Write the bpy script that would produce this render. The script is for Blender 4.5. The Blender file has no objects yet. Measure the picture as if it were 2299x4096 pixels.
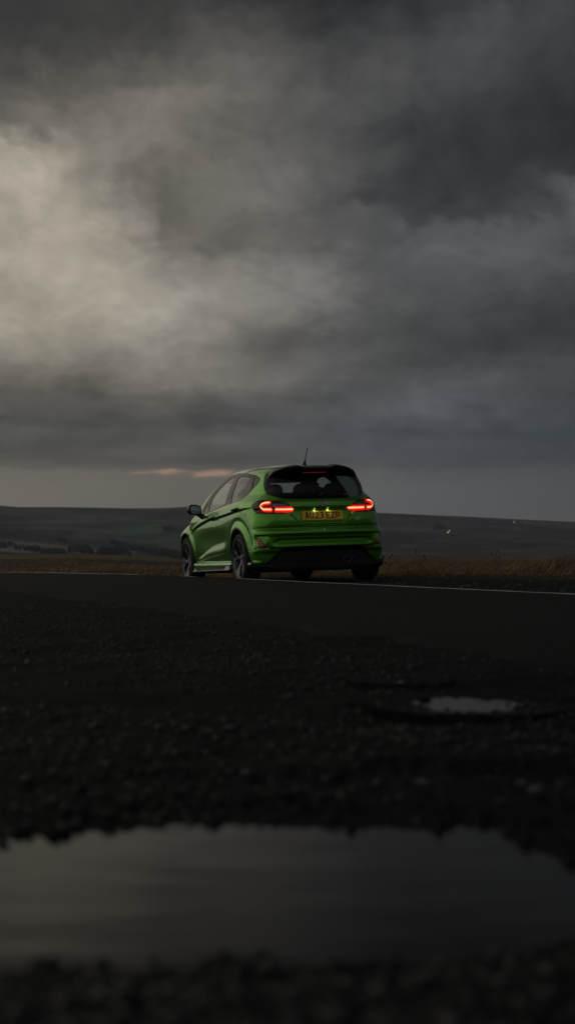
import bpy, bmesh, math, random
import numpy as np
from mathutils import Vector, Matrix

random.seed(7)
rng = np.random.default_rng(7)
S = bpy.context.scene
COL = S.collection
R = math.radians
HAZE = .00010

# ---------------------------------------------------------------- camera
CAM_Z = 0.42
FPX = 6763.0                                    # focal length in pixels of a 2299 x 4096 picture
cam_d = bpy.data.cameras.new('camera')
cam_d.sensor_fit = 'VERTICAL'
cam_d.sensor_height = 36.0
cam_d.lens = FPX / 4096.0 * 36.0
cam_d.clip_start = 0.05
cam_d.clip_end = 30000
cam_d.dof.use_dof = True
cam_d.dof.focus_distance = 20.6
cam_d.dof.aperture_fstop = 3.6
cam = bpy.data.objects.new('camera', cam_d)
COL.objects.link(cam)
cam.location = (0, 0, CAM_Z)
cam.rotation_euler = (R(90 + 1.4738), 0, 0)
S.camera = cam
# ---------------------------------------------------------------- sky, sun, exposure
S.view_settings.view_transform = 'Standard'; S.view_settings.look = 'None'
S.view_settings.exposure = 0; S.view_settings.gamma = 1; S.view_settings.use_curve_mapping = False

def lin(c): return tuple((v / 255 / 12.92) if v / 255 <= .04045 else ((v / 255 + .055) / 1.055) ** 2.4 for v in c)

SKY_AZ = [-9.65, -7.92, -6.17, -4.42, -2.65, -0.89, 0.89, 2.65, 4.42, 6.17, 7.92, 9.65]
# elevation above the horizon in degrees, then the cloud deck's colour from left to right at SKY_AZ
SKY_ROWS = [
 (18.32, [(57,56,54),(59,58,56),(61,60,58),(61,60,58),(63,62,61),(57,56,55),(44,44,44),(48,48,48),(52,52,52),(58,58,59),(61,62,63),(63,64,66)]),
 (17.54, [(57,56,54),(59,58,56),(61,60,58),(67,66,64),(74,72,70),(71,70,68),(50,50,50),(56,56,56),(64,64,64),(67,68,69),(67,68,69),(59,60,62)]),
 (16.76, [(61,60,58),(65,64,62),(72,70,67),(76,74,71),(80,78,75),(82,80,77),(66,66,65),(64,64,64),(70,70,70),(71,72,73),(63,64,65),(55,56,57)]),
 (15.97, [(72,70,67),(83,80,75),(89,86,81),(91,88,83),(91,88,83),(92,90,86),(75,74,73),(76,76,76),(72,72,72),(69,70,71),(57,58,59),(53,54,55)]),
 (15.17, [(83,80,76),(96,92,85),(103,98,90),(117,113,104),(108,104,97),(94,92,88),(85,84,83),(78,78,78),(68,68,68),(60,60,61),(53,54,55),(51,52,53)]),
 (14.53, [(92,88,82),(110,105,95),(113,109,99),(123,119,109),(104,100,94),(94,92,88),(87,86,85),(74,74,74),(62,62,62),(54,54,55),(51,52,53),(49,50,51)]),
 (13.88, [(128,123,112),(137,131,119),(124,119,109),(117,113,104),(104,100,94),(94,92,88),(89,88,86),(70,70,70),(56,56,56),(52,52,53),(50,50,51),(49,50,51)]),
 (13.40, [(156,149,136),(156,149,135),(118,113,103),(109,104,96),(106,102,95),(99,96,92),(89,88,86),(72,72,72),(56,56,56),(50,50,51),(50,50,51),(49,50,51)]),
 (12.75, [(164,157,143),(173,165,150),(111,107,98),(100,96,89),(112,108,101),(107,104,99),(91,90,88),(72,72,72),(58,58,58),(53,53,54),(52,53,54),(57,58,59)]),
 (12.09, [(158,151,138),(173,165,150),(130,125,114),(100,96,89),(108,104,97),(113,110,105),(85,84,83),(62,62,62),(56,56,56),(54,54,55),(54,55,56),(92,94,96)]),
 (11.44, [(158,151,138),(171,163,148),(149,143,131),(102,98,91),(108,104,97),(109,106,101),(81,80,79),(84,84,84),(62,62,62),(60,60,61),(59,60,61),(85,86,88)]),
 (10.86, [(156,149,136),(171,163,148),(158,151,138),(109,104,96),(106,102,95),(107,104,99),(85,84,83),(82,82,82),(80,80,81),(83,84,85),(81,82,83),(83,84,86)]),
 (10.28, [(158,151,138),(171,163,148),(158,151,138),(123,119,109),(104,100,94),(103,100,95),(93,92,90),(80,80,80),(87,87,88),(86,87,88),(84,85,86),(77,78,80)]),
 (9.79, [(166,159,145),(173,165,150),(160,153,140),(142,137,126),(129,124,116),(111,108,103),(105,104,102),(82,82,82),(84,84,85),(83,84,85),(79,80,81),(73,74,76)]),
 (9.20, [(166,159,145),(169,161,146),(160,153,140),(149,143,132),(137,133,124),(130,126,120),(118,116,113),(86,86,86),(82,82,83),(79,80,81),(73,74,75),(67,68,70)]),
 (8.62, [(164,157,143),(160,153,139),(160,153,140),(157,151,139),(141,137,127),(132,128,122),(116,114,111),(88,88,88),(78,78,78),(72,73,74),(66,67,68),(62,63,65)]),
 (8.04, [(162,155,141),(158,151,137),(160,153,140),(161,155,143),(141,137,127),(126,122,116),(101,100,98),(79,79,79),(73,73,73),(67,68,69),(60,61,62),(58,59,61)]),
 (7.45, [(153,146,133),(147,140,127),(148,142,130),(150,144,132),(131,127,118),(103,100,95),(85,84,83),(75,75,75),(69,69,69),(62,62,63),(54,55,56),(56,57,58)]),
 (6.95, [(141,135,123),(141,135,122),(143,137,125),(136,131,120),(121,116,109),(97,94,90),(87,86,85),(82,82,82),(71,71,71),(58,58,59),(55,56,57),(63,64,66)]),
 (6.53, [(130,125,114),(137,131,119),(134,129,118),(130,125,115),(116,112,105),(103,100,95),(97,96,94),(80,80,80),(69,69,69),(64,65,66),(67,68,69),(69,70,72)]),
 (6.11, [(114,109,99),(118,113,102),(124,119,109),(123,119,109),(116,112,105),(105,102,97),(95,94,92),(76,76,76),(76,76,76),(78,79,80),(73,74,75),(66,67,69)]),
 (5.77, [(104,100,91),(102,97,89),(100,96,89),(117,113,104),(114,110,103),(105,102,97),(88,88,88),(74,75,76),(79,80,82),(85,87,90),(74,76,79),(63,65,68)]),
 (5.35, [(88,85,80),(89,86,81),(91,88,83),(98,94,88),(88,86,82),(89,87,84),(80,80,80),(81,82,84),(83,85,88),(83,85,88),(71,73,76),(61,63,66)]),
 (4.93, [(83,81,77),(81,79,76),(83,81,78),(88,86,82),(78,77,75),(80,79,78),(83,84,86),(85,87,90),(86,89,93),(77,80,84),(66,69,73),(60,63,67)]),
 (4.50, [(71,70,68),(77,76,74),(78,77,75),(78,77,75),(69,68,67),(75,75,74),(82,84,87),(79,82,86),(74,77,82),(72,75,80),(66,69,74),(60,63,68)]),
 (4.17, [(85,84,82),(86,84,81),(83,82,80),(81,80,78),(79,78,77),(87,87,87),(80,82,86),(72,75,80),(68,71,76),(66,69,75),(66,70,76),(59,63,69)]),
 (3.83, [(81,80,78),(78,77,75),(78,77,75),(80,79,77),(87,86,84),(84,84,83),(78,80,83),(75,78,83),(75,78,83),(71,74,80),(68,72,78),(61,65,71)]),
 (3.49, [(74,73,71),(77,75,72),(86,84,81),(88,86,83),(80,79,77),(80,79,78),(79,80,82),(76,78,82),(72,75,79),(70,73,78),(68,71,76),(64,67,72)]),
 (3.19, [(85,83,79),(81,79,76),(83,81,78),(83,81,78),(78,77,75),(76,75,74),(75,76,77),(76,78,81),(73,75,79),(71,73,77),(67,69,73),(66,69,74)]),
 (3.00, [(96,92,86),(93,90,84),(91,88,83),(91,88,84),(86,84,81),(81,80,78),(79,80,81),(82,84,87),(78,80,83),(74,76,80),(72,74,78),(69,72,76)]),
 (2.77, [(109,105,96),(109,105,95),(107,102,94),(104,100,93),(102,98,92),(96,94,90),(93,92,91),(92,92,92),(85,86,87),(81,82,83),(79,80,82),(75,76,78)]),
 (2.22, [(116,111,101),(114,109,99),(111,107,98),(107,102,94),(104,100,94),(101,98,93),(97,96,94),(96,96,96),(92,92,93),(87,88,89),(83,84,85),(79,80,82)]),
 (1.37, [(120,115,105),(118,113,102),(113,109,99),(109,104,96),(105,101,95),(102,99,94),(99,98,96),(98,98,98),(94,94,95),(89,90,91),(85,86,87),(81,82,84)]),
]
# what the deck does outside the frame: lightest to the left, heavy to the right
OUT = {-180: (126,127,124), -120: (146,143,134), -70: (180,173,158), -35: (178,171,155), -18: (166,159,144), 18: (62,62,66), 45: (62,64,69), 100: (76,78,82), 180: (126,127,124)}
HIGH = [(26, .95), (45, .72), (75, .50)]

W = bpy.data.worlds.new('World'); S.world = W; W.use_nodes = True
nt = W.node_tree; nt.nodes.clear(); LK = nt.links.new
def nd(t, **k):
    n = nt.nodes.new(t)
    for a, v in k.items(): setattr(n, a, v)
    return n
def math_(op, a, b=None, c=None):
    n = nd('ShaderNodeMath', operation=op)
    for i, v in enumerate((a, b, c)):
        if v is None: continue
        if isinstance(v, (int, float)): n.inputs[i].default_value = v
        else: LK(v, n.inputs[i])
    return n.outputs[0]
out = nd('ShaderNodeOutputWorld'); bg = nd('ShaderNodeBackground'); LK(bg.outputs[0], out.inputs[0])
tc = nd('ShaderNodeTexCoord'); sep = nd('ShaderNodeSeparateXYZ'); LK(tc.outputs['Generated'], sep.inputs[0])
az0 = math_('MULTIPLY', math_('ARCTAN2', sep.outputs[0], sep.outputs[1]), 57.2958)
el0 = math_('MULTIPLY', math_('ARCSINE', sep.outputs[2]), 57.2958)
# billow: the deck's outline is pushed about by noise, stretched along the horizon low down
zs = math_('ADD', el0, 0)
elw = math_('MULTIPLY', math_('POWER', math_('MAXIMUM', el0, .2), .55), 7.0)
cmb = nd('ShaderNodeCombineXYZ'); LK(az0, cmb.inputs[0]); LK(elw, cmb.inputs[1])
def noise(scale, detail, rough, off, dist=0.):
    m = nd('ShaderNodeMapping'); m.inputs['Location'].default_value = off; LK(cmb.outputs[0], m.inputs[0])
    n = nd('ShaderNodeTexNoise'); n.inputs['Scale'].default_value = scale; n.inputs['Detail'].default_value = detail
    n.inputs['Roughness'].default_value = rough; n.inputs['Distortion'].default_value = dist
    LK(m.outputs[0], n.inputs['Vector']); return n
n1 = noise(.32, 6, .55, (3.1, 7.7, 0)); s1 = nd('ShaderNodeSeparateColor'); LK(n1.outputs['Color'], s1.inputs[0])
damp = math_('ADD', math_('MULTIPLY', math_('MINIMUM', el0, 12), .085), .02)
az = math_('ADD', az0, math_('MULTIPLY', math_('SUBTRACT', s1.outputs[0], .5), 1.8))
el = math_('ADD', el0, math_('MULTIPLY', math_('MULTIPLY', math_('SUBTRACT', s1.outputs[1], .5), 1.5), damp))
n4 = noise(1.1, 7, .6, (7, 31, 0)); s4 = nd('ShaderNodeSeparateColor'); LK(n4.outputs['Color'], s4.inputs[0])
az = math_('ADD', az, math_('MULTIPLY', math_('SUBTRACT', s4.outputs[0], .5), 1.9))
el = math_('ADD', el, math_('MULTIPLY', math_('MULTIPLY', math_('SUBTRACT', s4.outputs[1], .5), 1.5), damp))
fac = math_('ADD', math_('DIVIDE', az, 360), .5)
def ramp(cols, k=1.):
    r = nd('ShaderNodeValToRGB'); cr = r.color_ramp; cr.interpolation = 'B_SPLINE' if False else 'EASE'
    o_ = lambda c: tuple(v * k for v in c)
    pts = [(a, o_(c)) for a, c in OUT.items() if a < -12] + list(zip(SKY_AZ, cols)) + [(a, o_(c)) for a, c in OUT.items() if a > 12]
    pts = sorted(pts, key=lambda p: p[0])
    while len(cr.elements) > 1: cr.elements.remove(cr.elements[-1])
    for i, (a, c) in enumerate(pts):
        e = cr.elements[0] if i == 0 else cr.elements.new((a / 360) + .5)
        e.position = (a / 360) + .5; l = tuple(max(v - .0042, .001) * 1.06 for v in lin(c)); e.color = (*l, 1)
    LK(fac, r.inputs[0]); return r.outputs[0]
rows = sorted(SKY_ROWS, key=lambda r: r[0])
col = ramp(rows[0][1]); prev = rows[0][0]
def mixc(a, b, f, mode='MIX'):
    m = nd('ShaderNodeMix', data_type='RGBA', blend_type=mode); LK(a, m.inputs[6])
    if isinstance(b, tuple): m.inputs[7].default_value = (*b, 1)
    else: LK(b, m.inputs[7])
    if isinstance(f, (int, float)): m.inputs[0].default_value = f
    else: LK(f, m.inputs[0])
    return m.outputs[2]
def span(x, a, b):
    m = nd('ShaderNodeMapRange', interpolation_type='SMOOTHSTEP'); LK(x, m.inputs[0])
    m.inputs[1].default_value = a; m.inputs[2].default_value = b; m.inputs[3].default_value = 0; m.inputs[4].default_value = 1; return m.outputs[0]
for e, c in rows[1:]:
    # where the deck's flat base meets the pale strip over the hills the change is quick
    col = mixc(col, ramp(c), span(el, prev, e)); prev = e
for e, k in HIGH:
    t = [tuple(v * k for v in (94, 92, 87))] * len(SKY_AZ)
    col = mixc(col, ramp(t, k), span(el, prev, e)); prev = e
# cloud texture: soft light and dark lumps, finer wisps on top
n2 = noise(.36, 8, .52, (11, 2, 0), .9); n3 = noise(1.3, 7, .55, (4, 19, 0), .9)
tex = math_('ADD', math_('MULTIPLY', math_('SUBTRACT', n2.outputs[0], .5), 1.0), math_('MULTIPLY', math_('SUBTRACT', n3.outputs[0], .5), .36))
tex = math_('MULTIPLY', tex, math_('ADD', math_('MULTIPLY', span(el0, 2.3, 4.5), .85), .05))
gain = math_('ADD', tex, 1.0)
vm = nd('ShaderNodeVectorMath', operation='SCALE'); LK(col, vm.inputs[0]); LK(gain, vm.inputs['Scale']); col = vm.outputs[0]
# rags of cloud under the deck catching the last warm light
for a_, e_, sa, se in ((-4.05, 2.84, .42, .085), (-4.9, 2.80, .30, .045), (-2.75, 2.76, .50, .085), (-2.2, 2.80, .35, .10)):
    dx = math_('DIVIDE', math_('SUBTRACT', math_('ADD', az0, math_('MULTIPLY', math_('SUBTRACT', n3.outputs[0], .5), 1.2)), a_), sa)
    dy = math_('DIVIDE', math_('SUBTRACT', math_('ADD', el0, math_('MULTIPLY', math_('SUBTRACT', n3.outputs[0], .5), .35)), e_), se)
    g_ = math_('EXPONENT', math_('MULTIPLY', math_('ADD', math_('MULTIPLY', dx, dx), math_('MULTIPLY', dy, dy)), -1))
    col = mixc(col, lin((186, 148, 122)), math_('MULTIPLY', g_, .62 if a_ > -4.5 else .30))
# clear daylight sky above the deck: only a trace of it comes through
SUN_EL, SUN_AZ = R(24), R(-62)
sk = nd('ShaderNodeTexSky', sky_type='NISHITA'); sk.sun_disc = False; sk.sun_elevation = SUN_EL; sk.sun_rotation = SUN_AZ
vs_ = nd('ShaderNodeVectorMath', operation='SCALE'); LK(sk.outputs[0], vs_.inputs[0]); vs_.inputs['Scale'].default_value = .0010
va = nd('ShaderNodeVectorMath', operation='ADD'); LK(col, va.inputs[0]); LK(vs_.outputs[0], va.inputs[1])
vk = nd('ShaderNodeVectorMath', operation='SCALE'); LK(va.outputs[0], vk.inputs[0]); vk.inputs['Scale'].default_value = 10.
LK(vk.outputs[0], bg.inputs[0]); bg.inputs[1].default_value = .1

sun_d = bpy.data.lights.new('sun', 'SUN'); sun_d.energy = .07; sun_d.angle = R(40); sun_d.color = (1, .93, .82)
sun = bpy.data.objects.new('sun', sun_d); COL.objects.link(sun)
sun.rotation_euler = Vector((-math.sin(SUN_AZ) * math.cos(SUN_EL), -math.cos(SUN_AZ) * math.cos(SUN_EL), -math.sin(SUN_EL))).to_track_quat('-Z', 'Y').to_euler()
# ---------------------------------------------------------------- materials
def mat(name, col=(.5, .5, .5), rough=.5, metal=0., coat=0., spec=.5, emit=None, es=0., bump_s=0., bump_scale=50., **kw):
    m = bpy.data.materials.new(name); m.use_nodes = True
    nt = m.node_tree; b = nt.nodes['Principled BSDF']
    b.inputs['Base Color'].default_value = (*col, 1)
    b.inputs['Roughness'].default_value = rough
    b.inputs['Metallic'].default_value = metal
    b.inputs['Coat Weight'].default_value = coat
    b.inputs['Coat Roughness'].default_value = .04
    b.inputs['Specular IOR Level'].default_value = spec
    if emit:
        b.inputs['Emission Color'].default_value = (*emit, 1)
        b.inputs['Emission Strength'].default_value = es
    if bump_s:
        t = nt.nodes.new('ShaderNodeTexNoise'); t.inputs['Scale'].default_value = bump_scale; t.inputs['Detail'].default_value = 6
        g = nt.nodes.new('ShaderNodeTexCoord'); nt.links.new(g.outputs['Object'], t.inputs['Vector'])
        u = nt.nodes.new('ShaderNodeBump'); u.inputs['Strength'].default_value = bump_s; u.inputs['Distance'].default_value = .02
        nt.links.new(t.outputs[0], u.inputs['Height']); nt.links.new(u.outputs[0], b.inputs['Normal'])
    return m

def glassmat(name, tint, rough=.0, spec=.6, density=0.0):
    m = bpy.data.materials.new(name); m.use_nodes = True
    nt = m.node_tree; nt.nodes.clear()
    o = nt.nodes.new('ShaderNodeOutputMaterial'); mx = nt.nodes.new('ShaderNodeMixShader')
    tr = nt.nodes.new('ShaderNodeBsdfTransparent'); gl = nt.nodes.new('ShaderNodeBsdfGlossy')
    tr.inputs[0].default_value = (*tint, 1); gl.inputs['Roughness'].default_value = rough; gl.inputs[0].default_value = (1, 1, 1, 1)
    # reflection by angle, the same from inside and outside
    ge = nt.nodes.new('ShaderNodeNewGeometry'); dt = nt.nodes.new('ShaderNodeVectorMath'); dt.operation = 'DOT_PRODUCT'
    nt.links.new(ge.outputs['Normal'], dt.inputs[0]); nt.links.new(ge.outputs['Incoming'], dt.inputs[1])
    def mm(op, a, b):
        n = nt.nodes.new('ShaderNodeMath'); n.operation = op
        for q, v in enumerate((a, b)):
            if isinstance(v, (int, float)): n.inputs[q].default_value = v
            elif v is not None: nt.links.new(v, n.inputs[q])
        return n.outputs[0]
    fo = mm('ADD', mm('MULTIPLY', mm('POWER', mm('SUBTRACT', 1., mm('ABSOLUTE', dt.outputs['Value'], None)), 5.), .92), .05)
    nt.links.new(fo, mx.inputs[0]); nt.links.new(tr.outputs[0], mx.inputs[1]); nt.links.new(gl.outputs[0], mx.inputs[2])
    nt.links.new(mx.outputs[0], o.inputs[0])
    return m

# ---------------------------------------------------------------- mesh helpers
def link(name, me, parent=None, m=None):
    o = bpy.data.objects.new(name, me); COL.objects.link(o)
    if parent: o.parent = parent
    if m:
        me.materials.append(m)
    return o

def empty(name, parent=None, loc=(0, 0, 0)):
    o = bpy.data.objects.new(name, None); COL.objects.link(o); o.location = loc
    if parent: o.parent = parent
    return o

def mesh_from(name, V, F, N=None, smooth=True):
    me = bpy.data.meshes.new(name)
    V = np.asarray(V, np.float32)
    if isinstance(F, np.ndarray):
        n, k = F.shape
        me.vertices.add(len(V)); me.vertices.foreach_set('co', V.ravel())
        me.loops.add(n * k); me.loops.foreach_set('vertex_index', F.ravel().astype(np.int32))
        me.polygons.add(n); me.polygons.foreach_set('loop_start', (np.arange(n) * k).astype(np.int32))
        me.update(calc_edges=True)
    else:
        me.from_pydata([tuple(map(float, v)) for v in V], [], [list(map(int, f)) for f in F]); me.update()
    if smooth:
        me.polygons.foreach_set('use_smooth', np.ones(len(me.polygons), bool))
    if N is not None:
        me.normals_split_custom_set_from_vertices([tuple(v) for v in N])
    return me

def bm_mesh(name, bm, smooth=False):
    me = bpy.data.meshes.new(name)
    bmesh.ops.recalc_face_normals(bm, faces=bm.faces)
    bm.to_mesh(me); bm.free()
    if smooth: me.polygons.foreach_set('use_smooth', np.ones(len(me.polygons), bool))
    return me

def add_box(bm, c, s, rot=None, bev=0.):
    r = bmesh.ops.create_cube(bm, size=1)
    vs = r['verts']
    for v in vs: v.co = Vector((v.co.x * s[0], v.co.y * s[1], v.co.z * s[2]))
    if bev:
        es = list({e for v in vs for e in v.link_edges})
        q = bmesh.ops.bevel(bm, geom=es, offset=bev, segments=2, affect='EDGES')
        vs = list({v for f in q['faces'] for v in f.verts} | {v for v in vs if v.is_valid})
    for v in vs:
        if rot is not None: v.co = rot @ v.co
        v.co += Vector(c)
    return vs

def add_tube(bm, pts, rad, seg=10, cap=True):
    """tube through pts; rad number or list"""
    pts = [Vector(p) for p in pts]
    if not hasattr(rad, '__len__'): rad = [rad] * len(pts)
    rings = []; up = Vector((0, 0, 1))
    for i, p in enumerate(pts):
        d = (pts[min(i + 1, len(pts) - 1)] - pts[max(i - 1, 0)]).normalized()
        if abs(d.dot(up)) > .97: up = Vector((1, 0, 0)) if abs(d.x) < .9 else Vector((0, 1, 0))
        a = d.cross(up).normalized(); b = d.cross(a)
        rings.append([bm.verts.new(p + (a * math.cos(t) + b * math.sin(t)) * rad[i]) for t in np.linspace(0, 2 * math.pi, seg, endpoint=False)])
    for k in range(len(rings) - 1):
        for j in range(seg):
            bm.faces.new((rings[k][j], rings[k][(j + 1) % seg], rings[k + 1][(j + 1) % seg], rings[k + 1][j]))
    if cap:
        bm.faces.new(rings[0]); bm.faces.new(rings[-1])

def add_lathe(bm, prof, seg=48, axis='y', c=(0, 0, 0)):
    """prof: list of (radius, offset along axis); closed when first == last"""
    rings = []
    for r, h in prof:
        ring = []
        for t in np.linspace(0, 2 * math.pi, seg, endpoint=False):
            a, b = r * math.cos(t), r * math.sin(t)
            p = {'y': (a, h, b), 'z': (a, b, h), 'x': (h, a, b)}[axis]
            ring.append(bm.verts.new((p[0] + c[0], p[1] + c[1], p[2] + c[2])))
        rings.append(ring)
    for k in range(len(rings) - 1):
        for j in range(seg):
            bm.faces.new((rings[k][j], rings[k][(j + 1) % seg], rings[k + 1][(j + 1) % seg], rings[k + 1][j]))
    return rings

def sub(o, levels=2):
    m = o.modifiers.new('sub', 'SUBSURF'); m.levels = levels; m.render_levels = levels

def ngon_prism(bm, pts2, h0, h1, fn):
    """extrude a 2D outline between heights h0,h1; fn maps (a,b,h) to 3D"""
    lo = [bm.verts.new(fn(a, b, h0)) for a, b in pts2]; hi = [bm.verts.new(fn(a, b, h1)) for a, b in pts2]
    n = len(pts2)
    for i in range(n): bm.faces.new((lo[i], lo[(i + 1) % n], hi[(i + 1) % n], hi[i]))
    bm.faces.new(hi); bm.faces.new(lo[::-1])

# ---------------------------------------------------------------- surface extraction and cutting
def surface_nets(f, lo, hi, h):
    n = [int(round((b - a) / h)) + 1 for a, b in zip(lo, hi)]
    ax = [lo[i] + h * np.arange(n[i]) for i in range(3)]
    X, Y, Z = np.meshgrid(*ax, indexing='ij')
    G = f(X, Y, Z).astype(np.float32)
    s = G < 0
    c = np.zeros([k - 1 for k in n], np.int8)
    for dx in (0, 1):
        for dy in (0, 1):
            for dz in (0, 1):
                c += s[dx:n[0]-1+dx, dy:n[1]-1+dy, dz:n[2]-1+dz]
    act = (c > 0) & (c < 8)
    idx = -np.ones(act.shape, np.int64); cells = np.argwhere(act); idx[act] = np.arange(len(cells))
    V = np.array(lo) + (cells + .5) * h
    Q = []
    for a in range(3):
        sl0 = [slice(None)] * 3; sl1 = [slice(None)] * 3
        sl0[a] = slice(0, -1); sl1[a] = slice(1, None)
        s0 = s[tuple(sl0)]; s1 = s[tuple(sl1)]
        e = np.argwhere(s0 != s1)
        b, d = [(1, 2), (2, 0), (0, 1)][a]
        ok = (e[:, b] > 0) & (e[:, d] > 0) & (e[:, b] < n[b] - 1) & (e[:, d] < n[d] - 1)
        e = e[ok]
        inside = s0[tuple(e.T)]
        def at(db, dd):
            q = e.copy(); q[:, b] -= db; q[:, d] -= dd
            return idx[tuple(q.T)]
        q = np.stack([at(0, 0), at(1, 0), at(1, 1), at(0, 1)], 1)
        q[~inside] = q[~inside][:, ::-1]
        Q.append(q)
    return V, np.concatenate(Q)

def grad(f, V, e=2e-3):
    g = np.empty_like(V)
    for k in range(3):
        d = np.zeros(3); d[k] = e
        g[:, k] = (f(*(V + d).T) - f(*(V - d).T)) / (2 * e)
    return g

def project(f, V, it=6):
    for _ in range(it):
        g = grad(f, V); v = f(*V.T)
        step = g * (v / np.maximum((g * g).sum(1), .2))[:, None]
        V = V - np.clip(step, -.02, .02)
    return V

def unit(v): return v / np.maximum(np.linalg.norm(v, axis=-1, keepdims=True), 1e-9)

def clip(M, phi):
    """keep phi < 0 of triangle mesh M = (V, N, F, extra...)"""
    V, N, F = M
    s = phi < 0
    cnt = s[F].sum(1)
    out = [F[cnt == 3]]
    newV, newN = [], []; base = len(V)
    E1 = []
    for k in (1, 2):
        T = F[cnt == k]
        if not len(T): continue
        odd = s[T] if k == 1 else ~s[T]
        r = odd.argmax(1)
        T = np.stack([T[np.arange(len(T)), (r + j) % 3] for j in range(3)], 1)
        E1.append((k, T))
    edges = np.concatenate([np.concatenate([T[:, [0, 1]], T[:, [0, 2]]]) for _, T in E1]) if E1 else np.zeros((0, 2), int)
    if len(edges):
        es = np.sort(edges, 1); u, inv = np.unique(es, axis=0, return_inverse=True); inv = inv.ravel()
        a, b = u[:, 0], u[:, 1]
        t = np.clip(phi[a] / (phi[a] - phi[b]), 1e-3, 1 - 1e-3)[:, None]
        newV = V[a] * (1 - t) + V[b] * t; newN = unit(N[a] * (1 - t) + N[b] * t)
        p = 0
        for k, T in E1:
            n = len(T); i1 = inv[p:p+n] + base; i2 = inv[p+n:p+2*n] + base; p += 2 * n
            if k == 1: out.append(np.stack([T[:, 0], i1, i2], 1))
            else:
                out.append(np.stack([i1, T[:, 1], T[:, 2]], 1)); out.append(np.stack([i1, T[:, 2], i2], 1))
        V = np.concatenate([V, newV]); N = np.concatenate([N, newN])
    F = np.concatenate(out)
    used, inv = np.unique(F, return_inverse=True)
    return V[used], N[used], inv.reshape(F.shape)

def poly_sd(P, poly):
    """signed distance (negative inside) of 2D points to a closed polygon"""
    poly = np.asarray(poly, float); d = np.full(len(P), 1e9); ins = np.zeros(len(P), bool)
    for i in range(len(poly)):
        a = poly[i]; b = poly[(i + 1) % len(poly)]
        e = b - a; w = P - a
        t = np.clip((w @ e) / max(e @ e, 1e-12), 0, 1)
        q = w - t[:, None] * e
        d = np.minimum(d, (q * q).sum(1))
        c = (a[1] <= P[:, 1]) != (b[1] <= P[:, 1])
        with np.errstate(divide='ignore', invalid='ignore'):
            xi = a[0] + (P[:, 1] - a[1]) * e[0] / (e[1] if abs(e[1]) > 1e-12 else 1e-12)
        ins ^= c & (P[:, 0] < xi)
    return np.where(ins, -1, 1) * np.sqrt(d)

def line_sd(P, pts):
    pts = np.asarray(pts, float); d = np.full(len(P), 1e9)
    for a, b in zip(pts[:-1], pts[1:]):
        e = b - a; w = P - a; t = np.clip((w @ e) / max(e @ e, 1e-12), 0, 1); q = w - t[:, None] * e
        d = np.minimum(d, (q * q).sum(1))
    return np.sqrt(d)

def chaikin(p, n=2, closed=True):
    p = np.asarray(p, float)
    for _ in range(n):
        if closed:
            q = np.roll(p, -1, 0); p = np.stack([.75 * p + .25 * q, .25 * p + .75 * q], 1).reshape(-1, 2)
        else:
            a, b = p[:-1], p[1:]
            p = np.concatenate([p[:1], np.stack([.75 * a + .25 * b, .25 * a + .75 * b], 1).reshape(-1, 2), p[-1:]])
    return p

def boundary(F):
    e = np.concatenate([F[:, [0, 1]], F[:, [1, 2]], F[:, [2, 0]]])
    s = np.sort(e, 1); _, inv, cnt = np.unique(s, axis=0, return_inverse=True, return_counts=True)
    return e[cnt[inv.ravel()] == 1]

def shell(name, M, parent, m, lip=.010, inset=0., both=False):
    """a cut piece of the surface with its edge turned in by lip"""
    V, N, F = M
    if not len(F): print('EMPTY', name); return None
    V = V - N * inset
    if lip:
        B = boundary(F)
        # edge verts doubled so that the turned-in edge gets its own shading
        t = unit(V[B[:, 1]] - V[B[:, 0]]); n = unit(N[B[:, 0]] + N[B[:, 1]]); o = unit(np.cross(t, n))
        k = len(B); b0 = len(V)
        r1 = .0
        A0, A1 = V[B[:, 0]], V[B[:, 1]]
        C0, C1 = A0 - N[B[:, 0]] * lip, A1 - N[B[:, 1]] * lip
        V = np.concatenate([V, A0, A1, C0, C1]); N = np.concatenate([N, unit(o + n * .5), unit(o + n * .5), o, o])
        i = np.arange(k)
        q = np.stack([b0 + k + i, b0 + i, b0 + 2*k + i, b0 + 3*k + i], 1)
        F = np.concatenate([F, q[:, [0, 1, 2]], q[:, [0, 2, 3]]])
    o = link(name, mesh_from(name, V, F, N), parent, m)
    return o
# ---------------------------------------------------------------- car body as an implicit surface
def pchip(xs, ys):
    xs = np.array(xs, float); ys = np.array(ys, float)
    h = np.diff(xs); d = np.diff(ys) / h
    m = np.zeros_like(xs)
    m[0], m[-1] = d[0], d[-1]
    for i in range(1, len(xs) - 1):
        m[i] = 0 if d[i-1] * d[i] <= 0 else (h[i-1] + h[i]) / (h[i-1] / d[i] + h[i] / d[i-1])
    def f(x):
        x = np.clip(x, xs[0], xs[-1])
        i = np.clip(np.searchsorted(xs, x, side='right') - 1, 0, len(xs) - 2)
        t = (x - xs[i]) / h[i]
        return ((1 + 2*t) * (1-t)**2 * ys[i] + t * (1-t)**2 * h[i] * m[i]
                + t*t * (3 - 2*t) * ys[i+1] + t*t * (t-1) * h[i] * m[i+1])
    return f

def sst(a, b, x):
    t = np.clip((x - a) / (b - a), 0, 1)
    return t * t * (3 - 2 * t)

def bump(x, c, w):
    t = np.clip(np.abs(x - c) / w, 0, 1)
    return (1 - t * t) ** 2

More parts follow.
